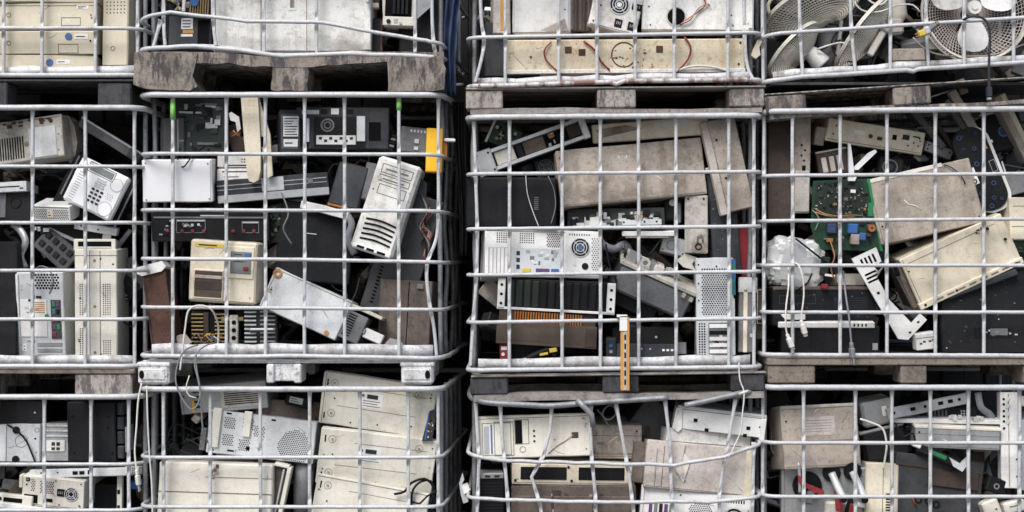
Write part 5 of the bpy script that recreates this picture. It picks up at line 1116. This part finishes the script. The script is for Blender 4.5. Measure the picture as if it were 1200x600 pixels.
q = MB(); q.tube([t.L(12, -14, 14), t.L(12, 8, 14), t.L(15, 26, 14), t.L(8, 40, 14)], 12 * t.k, 20, False, lambda i, th: ((9, 13, 11, 7)[min(i, 3)] * t.k,) * 2); q.build('housing', 'ivory', t.o, True); t.box('neck', 0, 30, 18, 20, 4, 18, 'pinkgrey', 3)
t = T('fan_stand', 'cream bar with clamp leaning at the middle of the fan cage', 'fan stand', 1028, 50, 8, 34, 8, 40, roll=-30, m='ivory', b=1.5); t.box('clamp', -4, -8, 14, 10, -3, 8, 'greybeige', 2)
t = T('cream_part', 'curved cream plastic part at the upper left corner of the fan cage', 'plastic part', 911, 6, 22, 24, 10, 40)
t.tube('loop', [(2, 22, 2), (0, 12, 0), (6, 3, -2), (14, 5, -2), (20, -6, 2)], 2.2, 'cream'); t.box('block', 12, -8, 14, 14, 0, 10, 'tan', 3)
cable('white cord draped across the top of the fan cage', [(995, -8, 20), (1006, 9, 16), (1018, 14, 18), (1034, 13, 20), (1052, 6, 22), (1070, 6, 24), (1078, 14, 24)], 1.0, 'cablew')
cable('thin white cord looping at the top of the fan cage, middle', [(1010, -8, 24), (1022, 3, 20), (1034, 5, 22), (1042, -4, 24)], 1.2, 'cablew')
cable('grey cord with yellow plug beside the big round fan', [(1068, 28, 10), (1076, 36, 2), (1082, 40, -4), (1088, 36, -8)], 1.6, 'cableg', plug='yellow')
t = T('yellow_plug', 'yellow green plug end hanging on the rail left of the round fan', 'plug', 1083, 38, 13, 8, 8, -14, roll=18, m='yellow', b=1.5); t.box('pale_collar', 7, -2, 8, 10, -1, 8, 'foil', 2); t.boxes('pin', [(-4, 2, 5, 1.4, 1, 2.4), (-4, 5, 5, 1.4, 1, 2.4)], 'copper')
cable('black cord hanging from the fan down over the pallet with grey plug', [(1122, 36, 10), (1128, 24, 0), (1142, 19, -10), (1155, 24, -11), (1160, 40, -12), (1159, 70, -12), (1159, 102, -12)], 1.5, 'slate', plug='iec')
cable('grey wire running along the lower rim of the fan cage', [(1070, 44, 24), (1082, 56, 22), (1100, 64, 24), (1130, 66, 24), (1165, 64, 26), (1200, 52, 28)], 1.1, 'tan')
t = T('cream_block', 'cream broken housing on the tray at the middle of the fan cage', 'housing', 1066, 64, 40, 16, 30, 50, roll=2, m='tan', b=2)
t = T('cream_lug', 'small cream plastic lug hanging in the gap left of the fan cage', 'plastic lug', 888, 58, 10, 22, 8, 14, roll=-18)
t.poly('lug', [(2, 0), (7, 0), (6, 8), (10, 16), (6, 22), (0, 20), (0, 12)], 0, 6, 'cream')
t = T('wire_offcut', 'bent metal offcut and pale strips inside the pallet opening under the fans', 'offcut', 1130, 104, 80, 16, 0, 60, roll=18); t.box('strip', 0, 4, 30, 2, 0, 6, 'palesteel', .5); t.box('strip', 34, -4, 10, 18, 0, 10, 'tan', 1); t.box('strip', 52, 6, 26, 2, 0, 6, 'grey', .4)

# ---- middle cage
t = T('tower_computer', 'dusty grey beige narrow tower standing at the left of the green board cage', 'computer', 940.5, 192, 19, 116, 30, 34, m='tan', b=1, yaw=6)
t.boxes('slot', [(9, 60, 4, 14, -.5, .3)], 'hole'); t.screws([(8, 36), (12, 42), (8, 48), (11, 54)], 1.2, 'hole'); t.box('lower_plate', 1, 66, 17, 48, -.8, .4, 'greybeige', .5)
t = T('dark_cabinet', 'dark brown cabinet side left of the narrow dusty tower', 'cabinet', 914, 195, 28, 130, 40, 44, m='brown', b=1.2); t.box('yellow_strip', -6, 30, 4, 30, 4, 10, 'ochre', .4)
t = T('drive_box', 'cream drive box lying tilted at the top of the green board cage', 'drive', 1026, 160, 116, 27, 70, 44, roll=-8.5, m='cream', b=1)
t.box('label', 32, 9, 13, 5, -.5, .3, 'paper', 0); t.box('socket', 90, 6, 8, 6, -.5, .3, 'ink', 0); t.disc('knob', 52, 14, 2.4, -2, .3, 'brown', 12); t.box('knob', 60, 13, 6, 4, -2, .3, 'brown', .6); t.screws([(10, 8), (8, 18), (104, 14), (98, 18), (110, 8), (72, 10)], 1, 'hole'); t.box('slot', 78, 8, 5, 6, -.4, .3, 'hole', 0); t.box('slot', 102, 6, 8, 1.5, -.4, .3, 'hole', 0)
t.box('side_skirt', -12, 12, 12, 22, 4, 60, 'tan', 1)
t = T('card_cage', 'brown card cage with pale slots under the cream drive box', 'card cage', 976, 190, 36, 30, 40, 40, roll=10, m='brown', b=1)
for i in range(3): t.box('card', 5 + i * 9, 8, 6, 18, -1.5, .4, 'pinkgrey', .5)
t.boxes('edge', [(0, 0, 36, 2, -1, .4)], 'tan')
t = T('white_bracket', 'white V shaped plastic bracket above the green circuit board', 'bracket', 1010, 189, 36, 42, 0, 30)
t.poly('arm', [(2, 0), (5, 1), (9, 32), (8, 40), (3, 40)], 0, 5, 'clean'); t.poly('arm', [(34, 7), (36, 10), (14, 31), (10, 31), (9, 28), (26, 11)], 1, 6, 'clean'); t.poly('foot', [(2, 40), (12, 39), (10, 44), (2, 44)], 0, 5, 'clean')
t = T('circuit_board', 'large green circuit board with blue capacitors and copper coil', 'circuit board', 992, 250, 82, 84, 4, 34, roll=-3)
t.poly('board_edge', [(63, 0), (66, 0), (86, 84), (83, 84)], -.5, 2.5, 'green'); t.poly('board', [(0, 6), (62, 0), (74, 36), (84, 84), (10, 86), (0, 60)], 0, 3, 'pcb'); t.poly('dark_zone', [(3, 8), (58, 3), (68, 44), (3, 46)], -.4, .2, 'pcbdark'); t.clutter(4, 6, 62, 40, 54, ['charcoal', 'black', 'pcbdark', 'charcoal', 'brass', 'pcb', 'grey', 'black'], 1.5, 5, 4, 101); t.clutter(4, 6, 62, 40, 60, ['brass', 'steel', 'black', 'palesteel'], .8, 2, 2, 107, 'solder_point'); t.clutter(14, 44, 58, 34, 44, ['charcoal', 'grey', 'pcbdark', 'brown'], 1.5, 6, 5, 103)
t.box('white_component', 44, 14, 6, 4, -3, 0, 'clean', .4); t.box('capacitor', 18, 55, 11, 12, -9, 0, 'navyblue', 1.5); t.box('capacitor', 42, 54, 12, 12, -9, 0, 'blue', 1.5); t.box('capacitor', 56, 64, 8, 9, -8, 0, 'blue', 1.2); t.disc('coil', 70, 58, 4.6, -7, 0, 'red', 18); t.ring('coil_wire', 70, 58, 4.2, 1.6, -8, -6.6, 'copper'); t.box('relay', 46, 66, 10, 12, -8, 0, 'tan', .6); t.box('green_tab', 66, 28, 6, 16, -.8, .2, 'green', .2); t.box('copper_coil', 18, 72, 8, 5, -6, 0, 'copper', .6)
t.tube('yellow_wire', [(2, 38, -2), (14, 44, -6), (30, 46, -7), (46, 44, -6), (60, 44, -3)], 0.8, 'brass'); t.tube('copper_wire', [(2, 42, -2), (16, 46, -6), (34, 47, -6), (50, 46, -5)], .9, 'copper'); t.tube('grey_wire', [(0, 40, -2), (8, 50, -6), (4, 64, -6)], .8, 'cableg')
t = T('case_panel', 'dusty tan computer case leaning right of the green circuit board', 'case panel', 1084, 236, 122, 78, 50, 27, roll=13, m='tan', b=1)
t.box('peeled_edge', 0, -1, 90, 5, -.8, .5, 'ivory', .8); t.tube('scrape', [(38, 32, 0), (42, 38, 0), (50, 42, 0), (54, 48, 0)], .9, 'ivory', 5); t.tube('cord', [(92, 2, -2), (100, 8, -3), (108, 20, -3), (110, 30, -3)], .7, 'ink')
t = T('computer_case', 'cream computer case with slotted lower flange tilted at the right', 'computer', 1126, 306, 130, 64, 60, 20, roll=25, m='cream', b=1.2)
t.box('flange', -1, 57, 132, 8, -3, 6, 'cream', .8); t.boxes('flange_slot', [(20 + i * 14, 60, 9, 2, -3.4, -2.8) for i in range(8)], 'groove'); t.screws([(6, 61), (46, 61), (122, 61), (108, 10), (122, 30)], 1.6, 'charcoal', -3.4); t.clutter(92, 4, 14, 8, 8, ['brown', 'tan'], 1.5, 5, .8, 61, 'dirt'); t.boxes('crease', [(8, 8, 110, .7, -.25, .3)], 'groove'); t.box('back_skirt', -7, 4, 7, 58, 6, 56, 'brownsheet', .8)
t = T('hoverboard', 'black rounded board with white rim and screw holes, leaning at the upper right', 'board', 1149, 198, 40, 102, 12, 30, roll=22)
def stadium(w, h, r, n=8):
    p = []
    for cx, cy, a0 in ((w - r, r, -90), (w - r, h - r, 0), (r, h - r, 90), (r, r, 180)):
        for i in range(n + 1): a = math.radians(a0 + 90 * i / n); p.append((cx + r * math.cos(a), cy + r * math.sin(a)))
    return p
t.poly('rim', [(x + 2, y + 1) for x, y in stadium(42, 104, 19)], 1.5, 11, 'white'); t.poly('deck', stadium(40, 102, 18), 0, 10, 'charcoal')
for u, v, r in ((10, 8, 3.2), (14, 8, 1.4), (22, 26, 2.6), (10, 22, 1.4), (30, 10, 1.6), (18, 44, 3.2), (8, 62, 3.2), (10, 78, 2.6), (28, 72, 3), (22, 88, 2.6), (16, 96, 3), (30, 92, 2)): t.ring('screw_boss', u, v, r, r * .5, -.9, .2, 'navyblue', 16)
t.box('white_label', 0, 46, 13, 20, -.6, .2, 'paper', 0); t.poly('warning_triangle', [(32, 30), (36, 24), (37, 32)], -.6, .2, 'ochre'); t.outline('display', 32, 46, 7, 14, .6, 'steel'); t.box('lug', 41, 24, 6, 4, 3, 8, 'white', 1)
t = T('tan_bar', 'long tan beam slanting at the upper right corner of the green board cage', 'beam', 1190, 150, 14, 86, 20, 50, roll=30, m='tan', b=1); t.box('pale_face', 8, 0, 6, 86, -1, 10, 'cream', .6)
t = T('tan_strip', 'narrow tan strip slanting above the black rounded board', 'strip', 1131, 132, 10, 60, 8, 56, roll=33, m='pinkgrey', b=.8); t.box('second_strip', -8, 6, 6, 54, 2, 8, 'grey', .6)
t = T('grey_hose', 'grey curved strip slanting behind the tan case, upper middle', 'strip', 1088, 150, 8, 60, 6, 62, roll=40, m='grey', b=1.5)
t = T('blue_fan_unit', 'dark unit with small blue fan at the right edge', 'unit', 1176, 154, 44, 44, 40, 66, roll=10, m='charcoal', b=1); t.disc('blue_fan', 22, 22, 7, -1.5, .4, 'navyblue', 20); t.ring('fan_rim', 22, 22, 6.4, 5, -2, -1, 'badge'); t.boxes('edge', [(-2, -2, 46, 1.6, -2, .4)], 'palesteel')
t = T('cream_box', 'cream box at the right edge beside the tilted cream case', 'box', 1205, 256, 44, 50, 50, 24, m='cream', b=1.2); t.boxes('crease', [(4, 10, 20, .8, -.3, .3), (2, 34, 40, .8, -.3, .3)], 'groove')
t = T('green_board_edge', 'strip of green circuit board below the cream box, right edge', 'circuit board', 1200, 288, 36, 16, 4, 28, m='pcb', b=.4); t.clutter(2, 2, 30, 12, 12, ['pcbdark', 'charcoal'], 2, 6, 3, 111)
t = T('grey_flap', 'grey metal flap between the black rounded board and the right edge', 'flap', 1195, 214, 30, 24, 4, 44, roll=16, m='grey', b=.6); t.box('white_rod', 2, -18, 2, 18, 0, 3, 'white', .4)
# crumpled foil bag
def crumpled(name, label, cat, cx, cy, w, h, d, z, mk, seed, roll=0):
    t = T(name, label, cat, cx, cy, w, h, d, z, roll=roll); q = MB(); nu, nv = 34, 22; vs = []; fs = []
    for j in range(nv + 1):
        ph = math.pi * j / nv - math.pi / 2
        for i in range(nu):
            th = 2 * math.pi * i / nu; se = lambda x, e: math.copysign(abs(x) ** e, x)
            X = se(math.cos(ph), .5) * se(math.cos(th), .5); Y = se(math.cos(ph), .5) * se(math.sin(th), .5); Z = se(math.sin(ph), .6)
            p = Vector((X, Y, Z)); n = noise.noise(p * 2.6 + Vector((seed, 0, 0))) * .14 + abs(noise.noise(p * 6 + Vector((0, seed, 0)))) * .12 + noise.noise(p * 14) * .03
            f = .92 + n
            vs.append((X * w / 2 * t.k * f, (d / 2 + Y * d / 2 * f) * t.k, Z * h / 2 * t.k * f))
    for j in range(nv):
        for i in range(nu): fs.append((j * nu + i, j * nu + (i + 1) % nu, (j + 1) * nu + (i + 1) % nu, (j + 1) * nu + i))
    q.add(vs, fs); q.build('bag', mk, t.o, True).data.set_sharp_from_angle(angle=math.radians(11)); return t
t = crumpled('foil_bag', 'crumpled silver plastic bag on the black desktop, left of the green board cage', 'bag', 934, 309, 72, 62, 40, 26, 'foil', 7, roll=-8)
t.tube('black_cord', [(30, 2, -1), (46, 12, -6), (60, 20, -5), (72, 26, 0)], 1.1, 'black'); t.tube('cord', [(54, 40, -4), (50, 52, -5), (40, 62, -2)], 1, 'black'); t.box('orange_scrap', 68, 50, 8, 6, -2, 4, 'red', 1); t.box('scrap', 64, 18, 10, 22, 0, 6, 'pcbdark', 1); t.box('white_scrap', 70, 38, 12, 3, -3, 2, 'white', .6)
t = T('desktop_computer', 'black desktop computer with worn grey top under the silver bag', 'computer', 966, 359, 124, 46, 80, 30, m='charcoal', b=1.5); t.box('worn_edge', 1, -.4, 122, 4, -.8, 60, 'brownsheet', .6); t.slots(74, 12, 40, 14, 5, False, .3, 'slate', 'vent_slots'); t.clutter(6, 6, 110, 34, 22, ['slate', 'grey'], .5, 3, .25, 303, 'scuff'); t.outline('drive_bay', 8, 10, 44, 10, .8, 'slate')
t.box('top_panel', 84, -16, 34, 14, 20, 70, 'greybeige', 1)
t = T('desktop_computer', 'black desktop computer with white front strip, on the wooden pallet', 'computer', 973, 398, 114, 32, 70, 22, m='charcoal', b=1.2); t.box('white_strip', -4, -5, 112, 7, -2, 10, 'white', .8); t.slots(82, -3, 18, 3, 4, True, .4, d=-2); t.box('badge', 106, 20, 6, 8, -.6, .3, 'steel', 0); t.box('upper_lip', -6, -14, 34, 7, 2, 20, 'white', .8)
t = T('white_bracket', 'long white perforated bracket slanting down between black desktops and cream case', 'bracket', 1037, 347, 30, 112, 4, 26, roll=25)
t.poly('bracket', [(-2, 0), (30, 0), (28, 24), (16, 32), (18, 62), (30, 98), (44, 92), (48, 102), (18, 114), (8, 108)], 0, 4, 'white'); t.slots(5, 5, 20, 10, 4, True, .5); t.slots(4, 22, 14, 14, 3, False, .5)
t.boxes('hole', [(22, 106, 3, 2, -.4, .3), (36, 99, 3, 2, -.4, .3), (8, 48, 3, 3, -.4, .3)], 'hole')
t = T('black_strap', 'black curved plastic strap hooked over the white perforated bracket', 'strap', 1040, 318, 26, 30, 4, 21); t.tube('strap', [(0, 12, 0), (10, 4, -3), (20, 6, 0), (26, 20, 2)], 3, 'black')
t = T('white_module', 'small white socket module on the pallet left of the big black box', 'module', 1086, 400, 25, 20, 16, 22, roll=6, m='white', b=1); t.boxes('socket', [(4, 11, 3, 2, -.4, .3), (8, 9, 3, 2, -.4, .3), (15, 9, 3, 2, -.4, .3), (19, 8, 3, 2, -.4, .3)], 'ink'); t.boxes('seam', [(0, 5, 25, .7, -.3, .3)], 'groove')
t = T('black_box', 'big black box with dusty port row in the lower right of the green board cage', 'box', 1165, 365, 122, 98, 80, 24, roll=0, m='charcoal', b=1.5)
t.box('port_recess', 38, 68, 42, 12, -.5, .4, 'black', .3); t.box('port_plate', 56, 69, 20, 8, -1.5, .3, 'grey', .4); t.clutter(44, 70, 44, 8, 18, ['grey', 'steel', 'palesteel'], 1.5, 4, 1.5, 131, 'port'); t.screws([(66, 58), (6, 6), (116, 6), (6, 92)], .9); t.boxes('seam', [(2, 50, 118, .8, -.4, .3)], 'slate'); t.clutter(6, 6, 100, 84, 26, ['slate', 'grey'], .5, 3.5, .25, 301, 'scuff')
t = T('grey_sheet', 'dark blue grey sheet lying on the big black box below the cream case', 'sheet', 1152, 333, 84, 8, 40, 19, roll=20, m='slate', b=1.5)
t = T('metal_rod', 'thin grey metal leg slanting left of the cream case flange', 'leg', 1058, 335, 4, 56, 4, 30, roll=28, m='grey', b=.6)
cable('pale cord with white connector hanging in front of the silver bag', [(926, 310, 6), (934, 309, -6), (940, 322, -10), (942, 345, -10), (939, 372, -10), (940, 380, -10)], 1.05, 'cablew', plug='iec')
cable('pale cord with white connector hanging lowest, left of the green board cage', [(924, 310, 12), (924, 335, -3), (921, 362, -9), (921, 385, -10), (924, 396, -10)], 1.05, 'cablew', plug='iec')
cable('grey cord with round plug hanging over the black desktops', [(988, 318, 16), (991, 345, 0), (995, 372, -9), (997, 395, -10), (998, 407, -10)], 1.2, 'cableg', plug='euro')

# ---- bottom cage
t = T('case_panel', 'dusty brown beige case with printed label at the bottom right', 'case panel', 962, 512, 92, 72, 60, 28, roll=2, yaw=6, m='tan', b=1.2, pitch=-8)
t.box('label', 24, 12, 40, 22, -.35, .3, 'pinkgrey', 0); t.slots(28, 15, 32, 16, 5, False, .15, 'grey', 'print', d=-.3); t.box('top_edge', 0, -2, 92, 4, -1.5, 40, 'greybeige', .8); t.boxes('fold', [(0, 40, 92, 1, -.4, .3)], 'groove')
t = T('speaker_unit', 'grey panel with three black discs behind the red levers', 'panel', 966, 575, 100, 56, 40, 36, m='steel', b=1)
for u, v, r in ((30, 22, 17), (58, 6, 10.5), (82, 4, 10.5)): t.disc('rubber_disc', u, v, r, -4, .4, 'black', 26); 
t.tube('steel_tube', [(58, 6, -4), (64, 20, -12), (70, 32, -18)], 4.4, 'palesteel', 14); t.tube('steel_tube', [(82, 4, -4), (88, 18, -12), (94, 32, -18)], 4.4, 'palesteel', 14)
t.disc('tube_end', 70, 32, 4, -24, -19, 'black', 14); t.disc('tube_end', 94, 32, 4, -24, -19, 'black', 14); t.box('foot_block', 50, 40, 44, 16, -6, .4, 'greybeige', 2)
t = T('red_lever', 'red plastic lever with steel rod in front of the black discs', 'lever', 950, 571, 36, 20, 6, 18, roll=-14)
t.poly('arm', [(0, 0), (6, 1), (8, 6), (34, 10), (36, 15), (22, 15), (4, 9)], 0, 5, 'red'); t.tube('rod', [(-2, -14, 3), (4, 4, 3), (8, 20, 3)], 2, 'steel'); t.box('grip', 16, 14, 9, 16, 0, 6, 'grey', 1.5)
t = T('red_cable_clamp', 'red and black clamp below the steel tubes, bottom right cage', 'clamp', 992, 590, 40, 26, 6, 20, roll=-10)
t.poly('jaw', [(4, 0), (10, 2), (18, 24), (10, 24)], 0, 5, 'red'); t.poly('jaw', [(22, 6), (28, 4), (30, 26), (20, 26)], 0, 5, 'black'); t.box('white_part', 28, 10, 14, 5, 0, 5, 'white', 1); t.box('red_tip', 24, 12, 6, 12, -2, 3, 'red', 1)
t = T('cream_device', 'cream device with vent slots at the bottom, right of the steel tubes', 'device', 1033, 585, 38, 84, 40, 22, roll=-2, m='cream', b=1.5)
t.slots(24, 34, 5, 44, 14, False, .5); t.boxes('seam', [(20, 4, .8, 76, -.3, .3)], 'groove')
cable('white cord arching over the cream device at the bottom right', [(1008, 491, 12), (1020, 495, 14), (1034, 502, 14), (1039, 520, 14), (1037, 538, 14), (1035, 550, 16)], 1.3, 'cablew')
t = T('grey_device', 'pale grey rounded device at the upper middle of the bottom right cage', 'device', 1030, 484, 40, 30, 40, 46, roll=10, m='steel', b=3); t.box('white_patch', 24, 8, 6, 12, -1, .4, 'white', .5)
t = T('dark_curved_device', 'black curved device below the pale rounded device', 'device', 1038, 520, 56, 40, 40, 48, roll=14, m='charcoal', b=5); t.box('silver_edge', 0, 0, 54, 4, -1, 20, 'steel', 1.5)
t = T('steel_bar', 'perforated grey steel bar slanting under the top rail, bottom right', 'bar', 1088, 476, 100, 13, 6, 34, roll=11, m='steel', b=.8)
for u in (28, 62, 74): t.box('slot', u, 4, 6, 4, -.5, .4, 'hole', 0)
for u in (8, 46, 88): t.disc('bolt_hole', u, 6, 1.8, -.5, .4, 'hole', 12)
t = T('white_strip', 'thin white strip lying above the silver box, bottom right cage', 'strip', 1108, 494, 126, 5, 20, 32, roll=-.5, m='white', b=.6); t.clutter(50, -6, 66, 8, 14, ['ivory', 'palesteel', 'greybeige'], 2, 7, 3, 141, 'terminal')
t = T('silver_box', 'flat silver box with cream top edge, bottom right cage', 'box', 1122, 514, 98, 25, 50, 22, roll=-2, m='steel', b=1); t.box('cream_edge', -1, -2, 100, 4, -1, 30, 'ivory', .8); t.boxes('seam', [(0, 8, 98, .7, -.3, .3)], 'groove')
t = T('network_unit', 'dark unit with port grid in the black gap above the white strip', 'unit', 1110, 484, 70, 14, 40, 52, m='charcoal', b=.8); t.holes(50, 3, 10, 9, 3, 1.1, 'palesteel', False, 'port_grid'); t.slots(10, 3, 26, 8, 6, True, .5, 'grey')
t = T('white_plate', 'tall white metal plate with notched edge at the right of the bottom cage', 'plate', 1184, 516, 22, 112, 20, 24, m='white', b=.8)
for v in (8, 14, 22, 28, 34, 42): t.disc('hole', 4, v, 1.5, -.5, .4, 'hole', 10)
for v in (4, 12, 21, 30): t.poly('tab', [(7, v), (11, v + 3), (8, v + 8), (6, v + 5)], -1.5, .3, 'palesteel')
t.screws([(18, 78), (18, 98), (18, 60)], 1.1, 'hole'); t.boxes('seam', [(9, 2, .8, 108, -.3, .3)], 'groove')
t = T('cream_block', 'cream block at the right edge beside the tall white plate', 'block', 1204, 470, 24, 12, 30, 30, m='ivory', b=1)
t = T('grey_cabinet', 'pale grey cabinet front at the right edge, bottom row', 'cabinet', 1212, 534, 34, 84, 50, 34, m='palesteel', b=1)
t = T('dark_case', 'large dark brown case with round holes at the bottom right', 'case', 1098, 580, 108, 88, 60, 28, roll=-8, m='darksteel', b=1.2)
for u, v in ((32, 52), (44, 52), (54, 55)): t.ring('round_hole', u, v, 4.4, 2.8, -1.2, .4, 'black', 18); 
t.box('rim', 0, 12, 104, 3, -1.5, .4, 'brown', .6); t.tube('red_wire', [(24, 50, -2), (26, 56, -4), (30, 60, -3)], .8, 'red'); t.box('front_step', 40, 14, 62, 20, -3, .4, 'brown', 1)
t = T('handset', 'black telephone handset with green stripe lying on the dark case', 'handset', 1102, 536, 58, 12, 10, 19, roll=-22, m='charcoal', b=3); t.box('green_stripe', 16, 2, 20, 5, -.8, .4, 'green', .8); t.box('white_end', -6, 0, 10, 6, -1, 8, 'white', 1); t.poly('torn_white', [(38, 2), (52, 4), (58, -8), (62, -2), (58, 12), (46, 10)], -2, 3, 'palesteel')
t = T('black_bracket', 'black corner bracket with one round hole, bottom right cage', 'bracket', 1168, 569, 22, 18, 10, 20, roll=-18, m='black', b=1.5); t.ring('hole', 11, 10, 3.6, 2, -.8, .4, 'grey', 16)
t = T('white_adapter', 'white adapter box lying at the very bottom right', 'adapter', 1163, 596, 20, 20, 20, 20, roll=20, m='ivory', b=2); t.screws([(14, 12)], 1, 'hole')
t = T('white_adapter', 'long white adapter box at the bottom right corner', 'adapter', 1190, 594, 26, 14, 20, 21, roll=12, m='ivory', b=2); t.boxes('slot', [(6, 5, 10, 1.4, -.4, .3)], 'groove')
# ================================================================== smaller scrap in the gaps
def ribbon(label, pts, w, z, mk='cableg'):
    """flat ribbon cable: pts (px, py, depth)"""
    org = W(*pts[0]); q = MB(); P = spline(pts, 4); vs = []; fs = []
    for i, p in enumerate(P):
        t = (P[min(i + 1, len(P) - 1)] - P[max(i - 1, 0)]).normalized(); n = Vector((-t.y, t.x, 0)); n = n.normalized() if n.length > .1 else Vector((1, 0, 0))
        for sgn, dd in ((-1, 0), (1, 1.5), (1, 2.3), (-1, .8)):
            c = p + n * (sgn * w / 2); vs.append(W(c.x, c.y, p.z + dd) - org)
    for i in range(len(P) - 1):
        for k in range(4): fs.append((4 * i + k, 4 * i + (k + 1) % 4, 4 * i + 4 + (k + 1) % 4, 4 * i + 4 + k))
    m = 4 * (len(P) - 1); fs += [(0, 1, 2, 3), (m + 3, m + 2, m + 1, m)]
    q.add(vs, fs); o = q.build('ribbon_cable', mk, None, True); o.location = org; tagit(o, label, 'cable'); return o
t = T('metal_bracket', 'shiny bent metal bracket under the white telephone', 'bracket', 112, 268, 50, 9, 14, 42, roll=-10, m='palesteel', b=.6); t.box('tab', 34, 8, 10, 14, 1, 3, 'steel', .4); t.screws([(8, 4), (28, 5)], 1, 'hole')
t = T('connector_bundle', 'small silver connectors bunched below the mesh fronted power supply', 'connector', 52, 270, 22, 14, 0, 46); t.clutter(0, 0, 22, 14, 14, ['palesteel', 'steel', 'charcoal'], 3, 8, 8, 201)
t = T('dim_strip', 'dim grey slat slanting in the dark gap left of the black rounded board, longest', 'slat', 1082, 152, 7, 74, 6, 76, roll=42, m='darksteel', b=.8)
t = T('dim_strip', 'dim brown slat slanting close behind the cream drive box', 'slat', 1108, 160, 6, 58, 6, 84, roll=36, m='brownsheet', b=.8)
t = T('drive_unit', 'small grey disk drive lying in the dark corner right of the cream drive box', 'drive', 1100, 176, 34, 12, 26, 70, roll=-20, m='steel', b=.8); t.screws([(4, 4), (30, 4), (4, 9)], 1, 'hole')
ribbon('flat grey ribbon cable drooping below the stripped circuit boards', [(700, 272, 44), (706, 286, 40), (720, 292, 38), (732, 286, 42), (738, 296, 46)], 9, 40)
ribbon('flat grey ribbon cable hanging behind the leaning dirty white bezel', [(404, 248, 40), (412, 262, 36), (408, 280, 38), (416, 298, 42)], 8, 40)
ribbon('flat grey ribbon cable curling over the network unit, bottom right cage', [(1146, 460, 40), (1150, 478, 34), (1162, 488, 36), (1158, 506, 42)], 8, 40)
ribbon('flat pale ribbon cable in the dark gap left of the tall grey tower, left edge', [(14, 262, 44), (24, 270, 38), (30, 284, 36), (24, 300, 42), (30, 314, 46)], 8, 40, 'steel')
t = T('adapter_brick', 'black power adapter lying right of the perforated chassis plate', 'adapter', 348, 470, 30, 14, 20, 52, roll=-12, m='black', b=2.5); t.sticker(6, 3, 16, 7, 2, 'steel')
t = T('fan_module', 'loose black square fan in the gap under the slanting silver drive cradle', 'fan', 640, 196, 26, 22, 12, 52, roll=14, m='charcoal', b=1); t.fan(13, 11, 9, 'hole', 'grey', 'slate')
t = T('card', 'loose green expansion card standing between the drive cradle and tan case side', 'circuit board', 592, 160, 34, 26, 3, 60, roll=-24, m='pcb', b=.3); t.clutter(2, 2, 30, 20, 18, ['charcoal', 'black', 'brass', 'steel'], 1.5, 6, 3, 207); t.box('bracket', -3, -2, 3, 30, -3, 5, 'palesteel', .4)
t = T('drive_unit', 'bare silver disk drive in the dark gap below the dark motor', 'drive', 790, 288, 30, 20, 26, 48, roll=-14, m='steel', b=1); t.ring('spindle', 12, 10, 6, 5.2, -.5, .4, 'grey'); t.screws([(3, 3), (27, 3), (3, 17), (27, 17)], .9, 'hole')
t = T('card', 'loose dark circuit board leaning in the gap left of the big charcoal box', 'circuit board', 322, 262, 26, 44, 3, 56, roll=12, m='pcbdark', b=.3); t.clutter(2, 2, 22, 38, 20, ['charcoal', 'grey', 'brass', 'pcb'], 1.5, 6, 4, 209)
t = T('black_speaker', 'small black speaker behind the white V shaped bracket', 'speaker', 1044, 196, 30, 24, 20, 54, roll=-8, m='charcoal', b=2); t.ring('cone_rim', 14, 12, 9, 7.6, -1, .4, 'grey'); t.disc('cone', 14, 12, 4, -1.4, .2, 'slate', 16)
t = T('plastic_shard', 'broken ivory plastic shard above the white perforated computer back', 'shard', 806, 308, 26, 22, 3, 40); t.poly('shard', [(0, 8), (10, 0), (24, 5), (18, 12), (22, 20), (8, 16)], 0, 3, 'ivory')
t = T('plastic_shard', 'broken grey plastic shard on the tray right of the transformer block', 'shard', 214, 399, 22, 16, 3, 30); t.poly('shard', [(0, 12), (5, 2), (14, 0), (22, 10), (12, 16)], 0, 3, 'greybeige')
t = T('plastic_shard', 'broken pale plastic shard at the foot of the brown grey cabinet', 'shard', 462, 402, 26, 14, 3, 24); t.poly('shard', [(0, 10), (8, 1), (20, 4), (26, 12), (10, 14)], 0, 3, 'steel')
for i, (lab, P, r, mk) in enumerate((
    ('thin black lead drooping in front of the dark circuit board, green tape cage', [(206, 180, 36), (214, 196, 16), (226, 182, 16), (240, 172, 36)], .9, 'black'),
    ('thin grey lead looping under the slanting equipment rail', [(330, 226, 30), (338, 250, 26), (332, 268, 26), (342, 286, 30)], 1.0, 'cableg'),
    ('black lead hanging down between the white computer back and drive chassis', [(710, 286, 30), (714, 310, 24), (722, 330, 24), (716, 352, 26), (720, 372, 30)], 1.2, 'black'),
    ('grey lead coiled in the dark gap right of the off white front', [(700, 480, 34), (712, 492, 26), (722, 484, 26), (716, 474, 28), (706, 484, 28), (714, 500, 34)], 1.0, 'cableg'),
    ('black lead drooping below the white strip, bottom right cage', [(1050, 498, 30), (1058, 512, 24), (1070, 508, 24), (1074, 530, 28)], 1.1, 'black'),
    ('brown lead dangling beside the foil bag and green board', [(972, 280, 28), (978, 300, 22), (974, 316, 22), (982, 334, 24)], .9, 'copper'),
    ('grey lead looping over the silver tower with coloured ports', [(38, 322, 24), (46, 312, 20), (58, 316, 20), (62, 330, 20), (58, 344, 22)], .9, 'cableg'))):
    cable(lab, P, r, mk)
collapse()
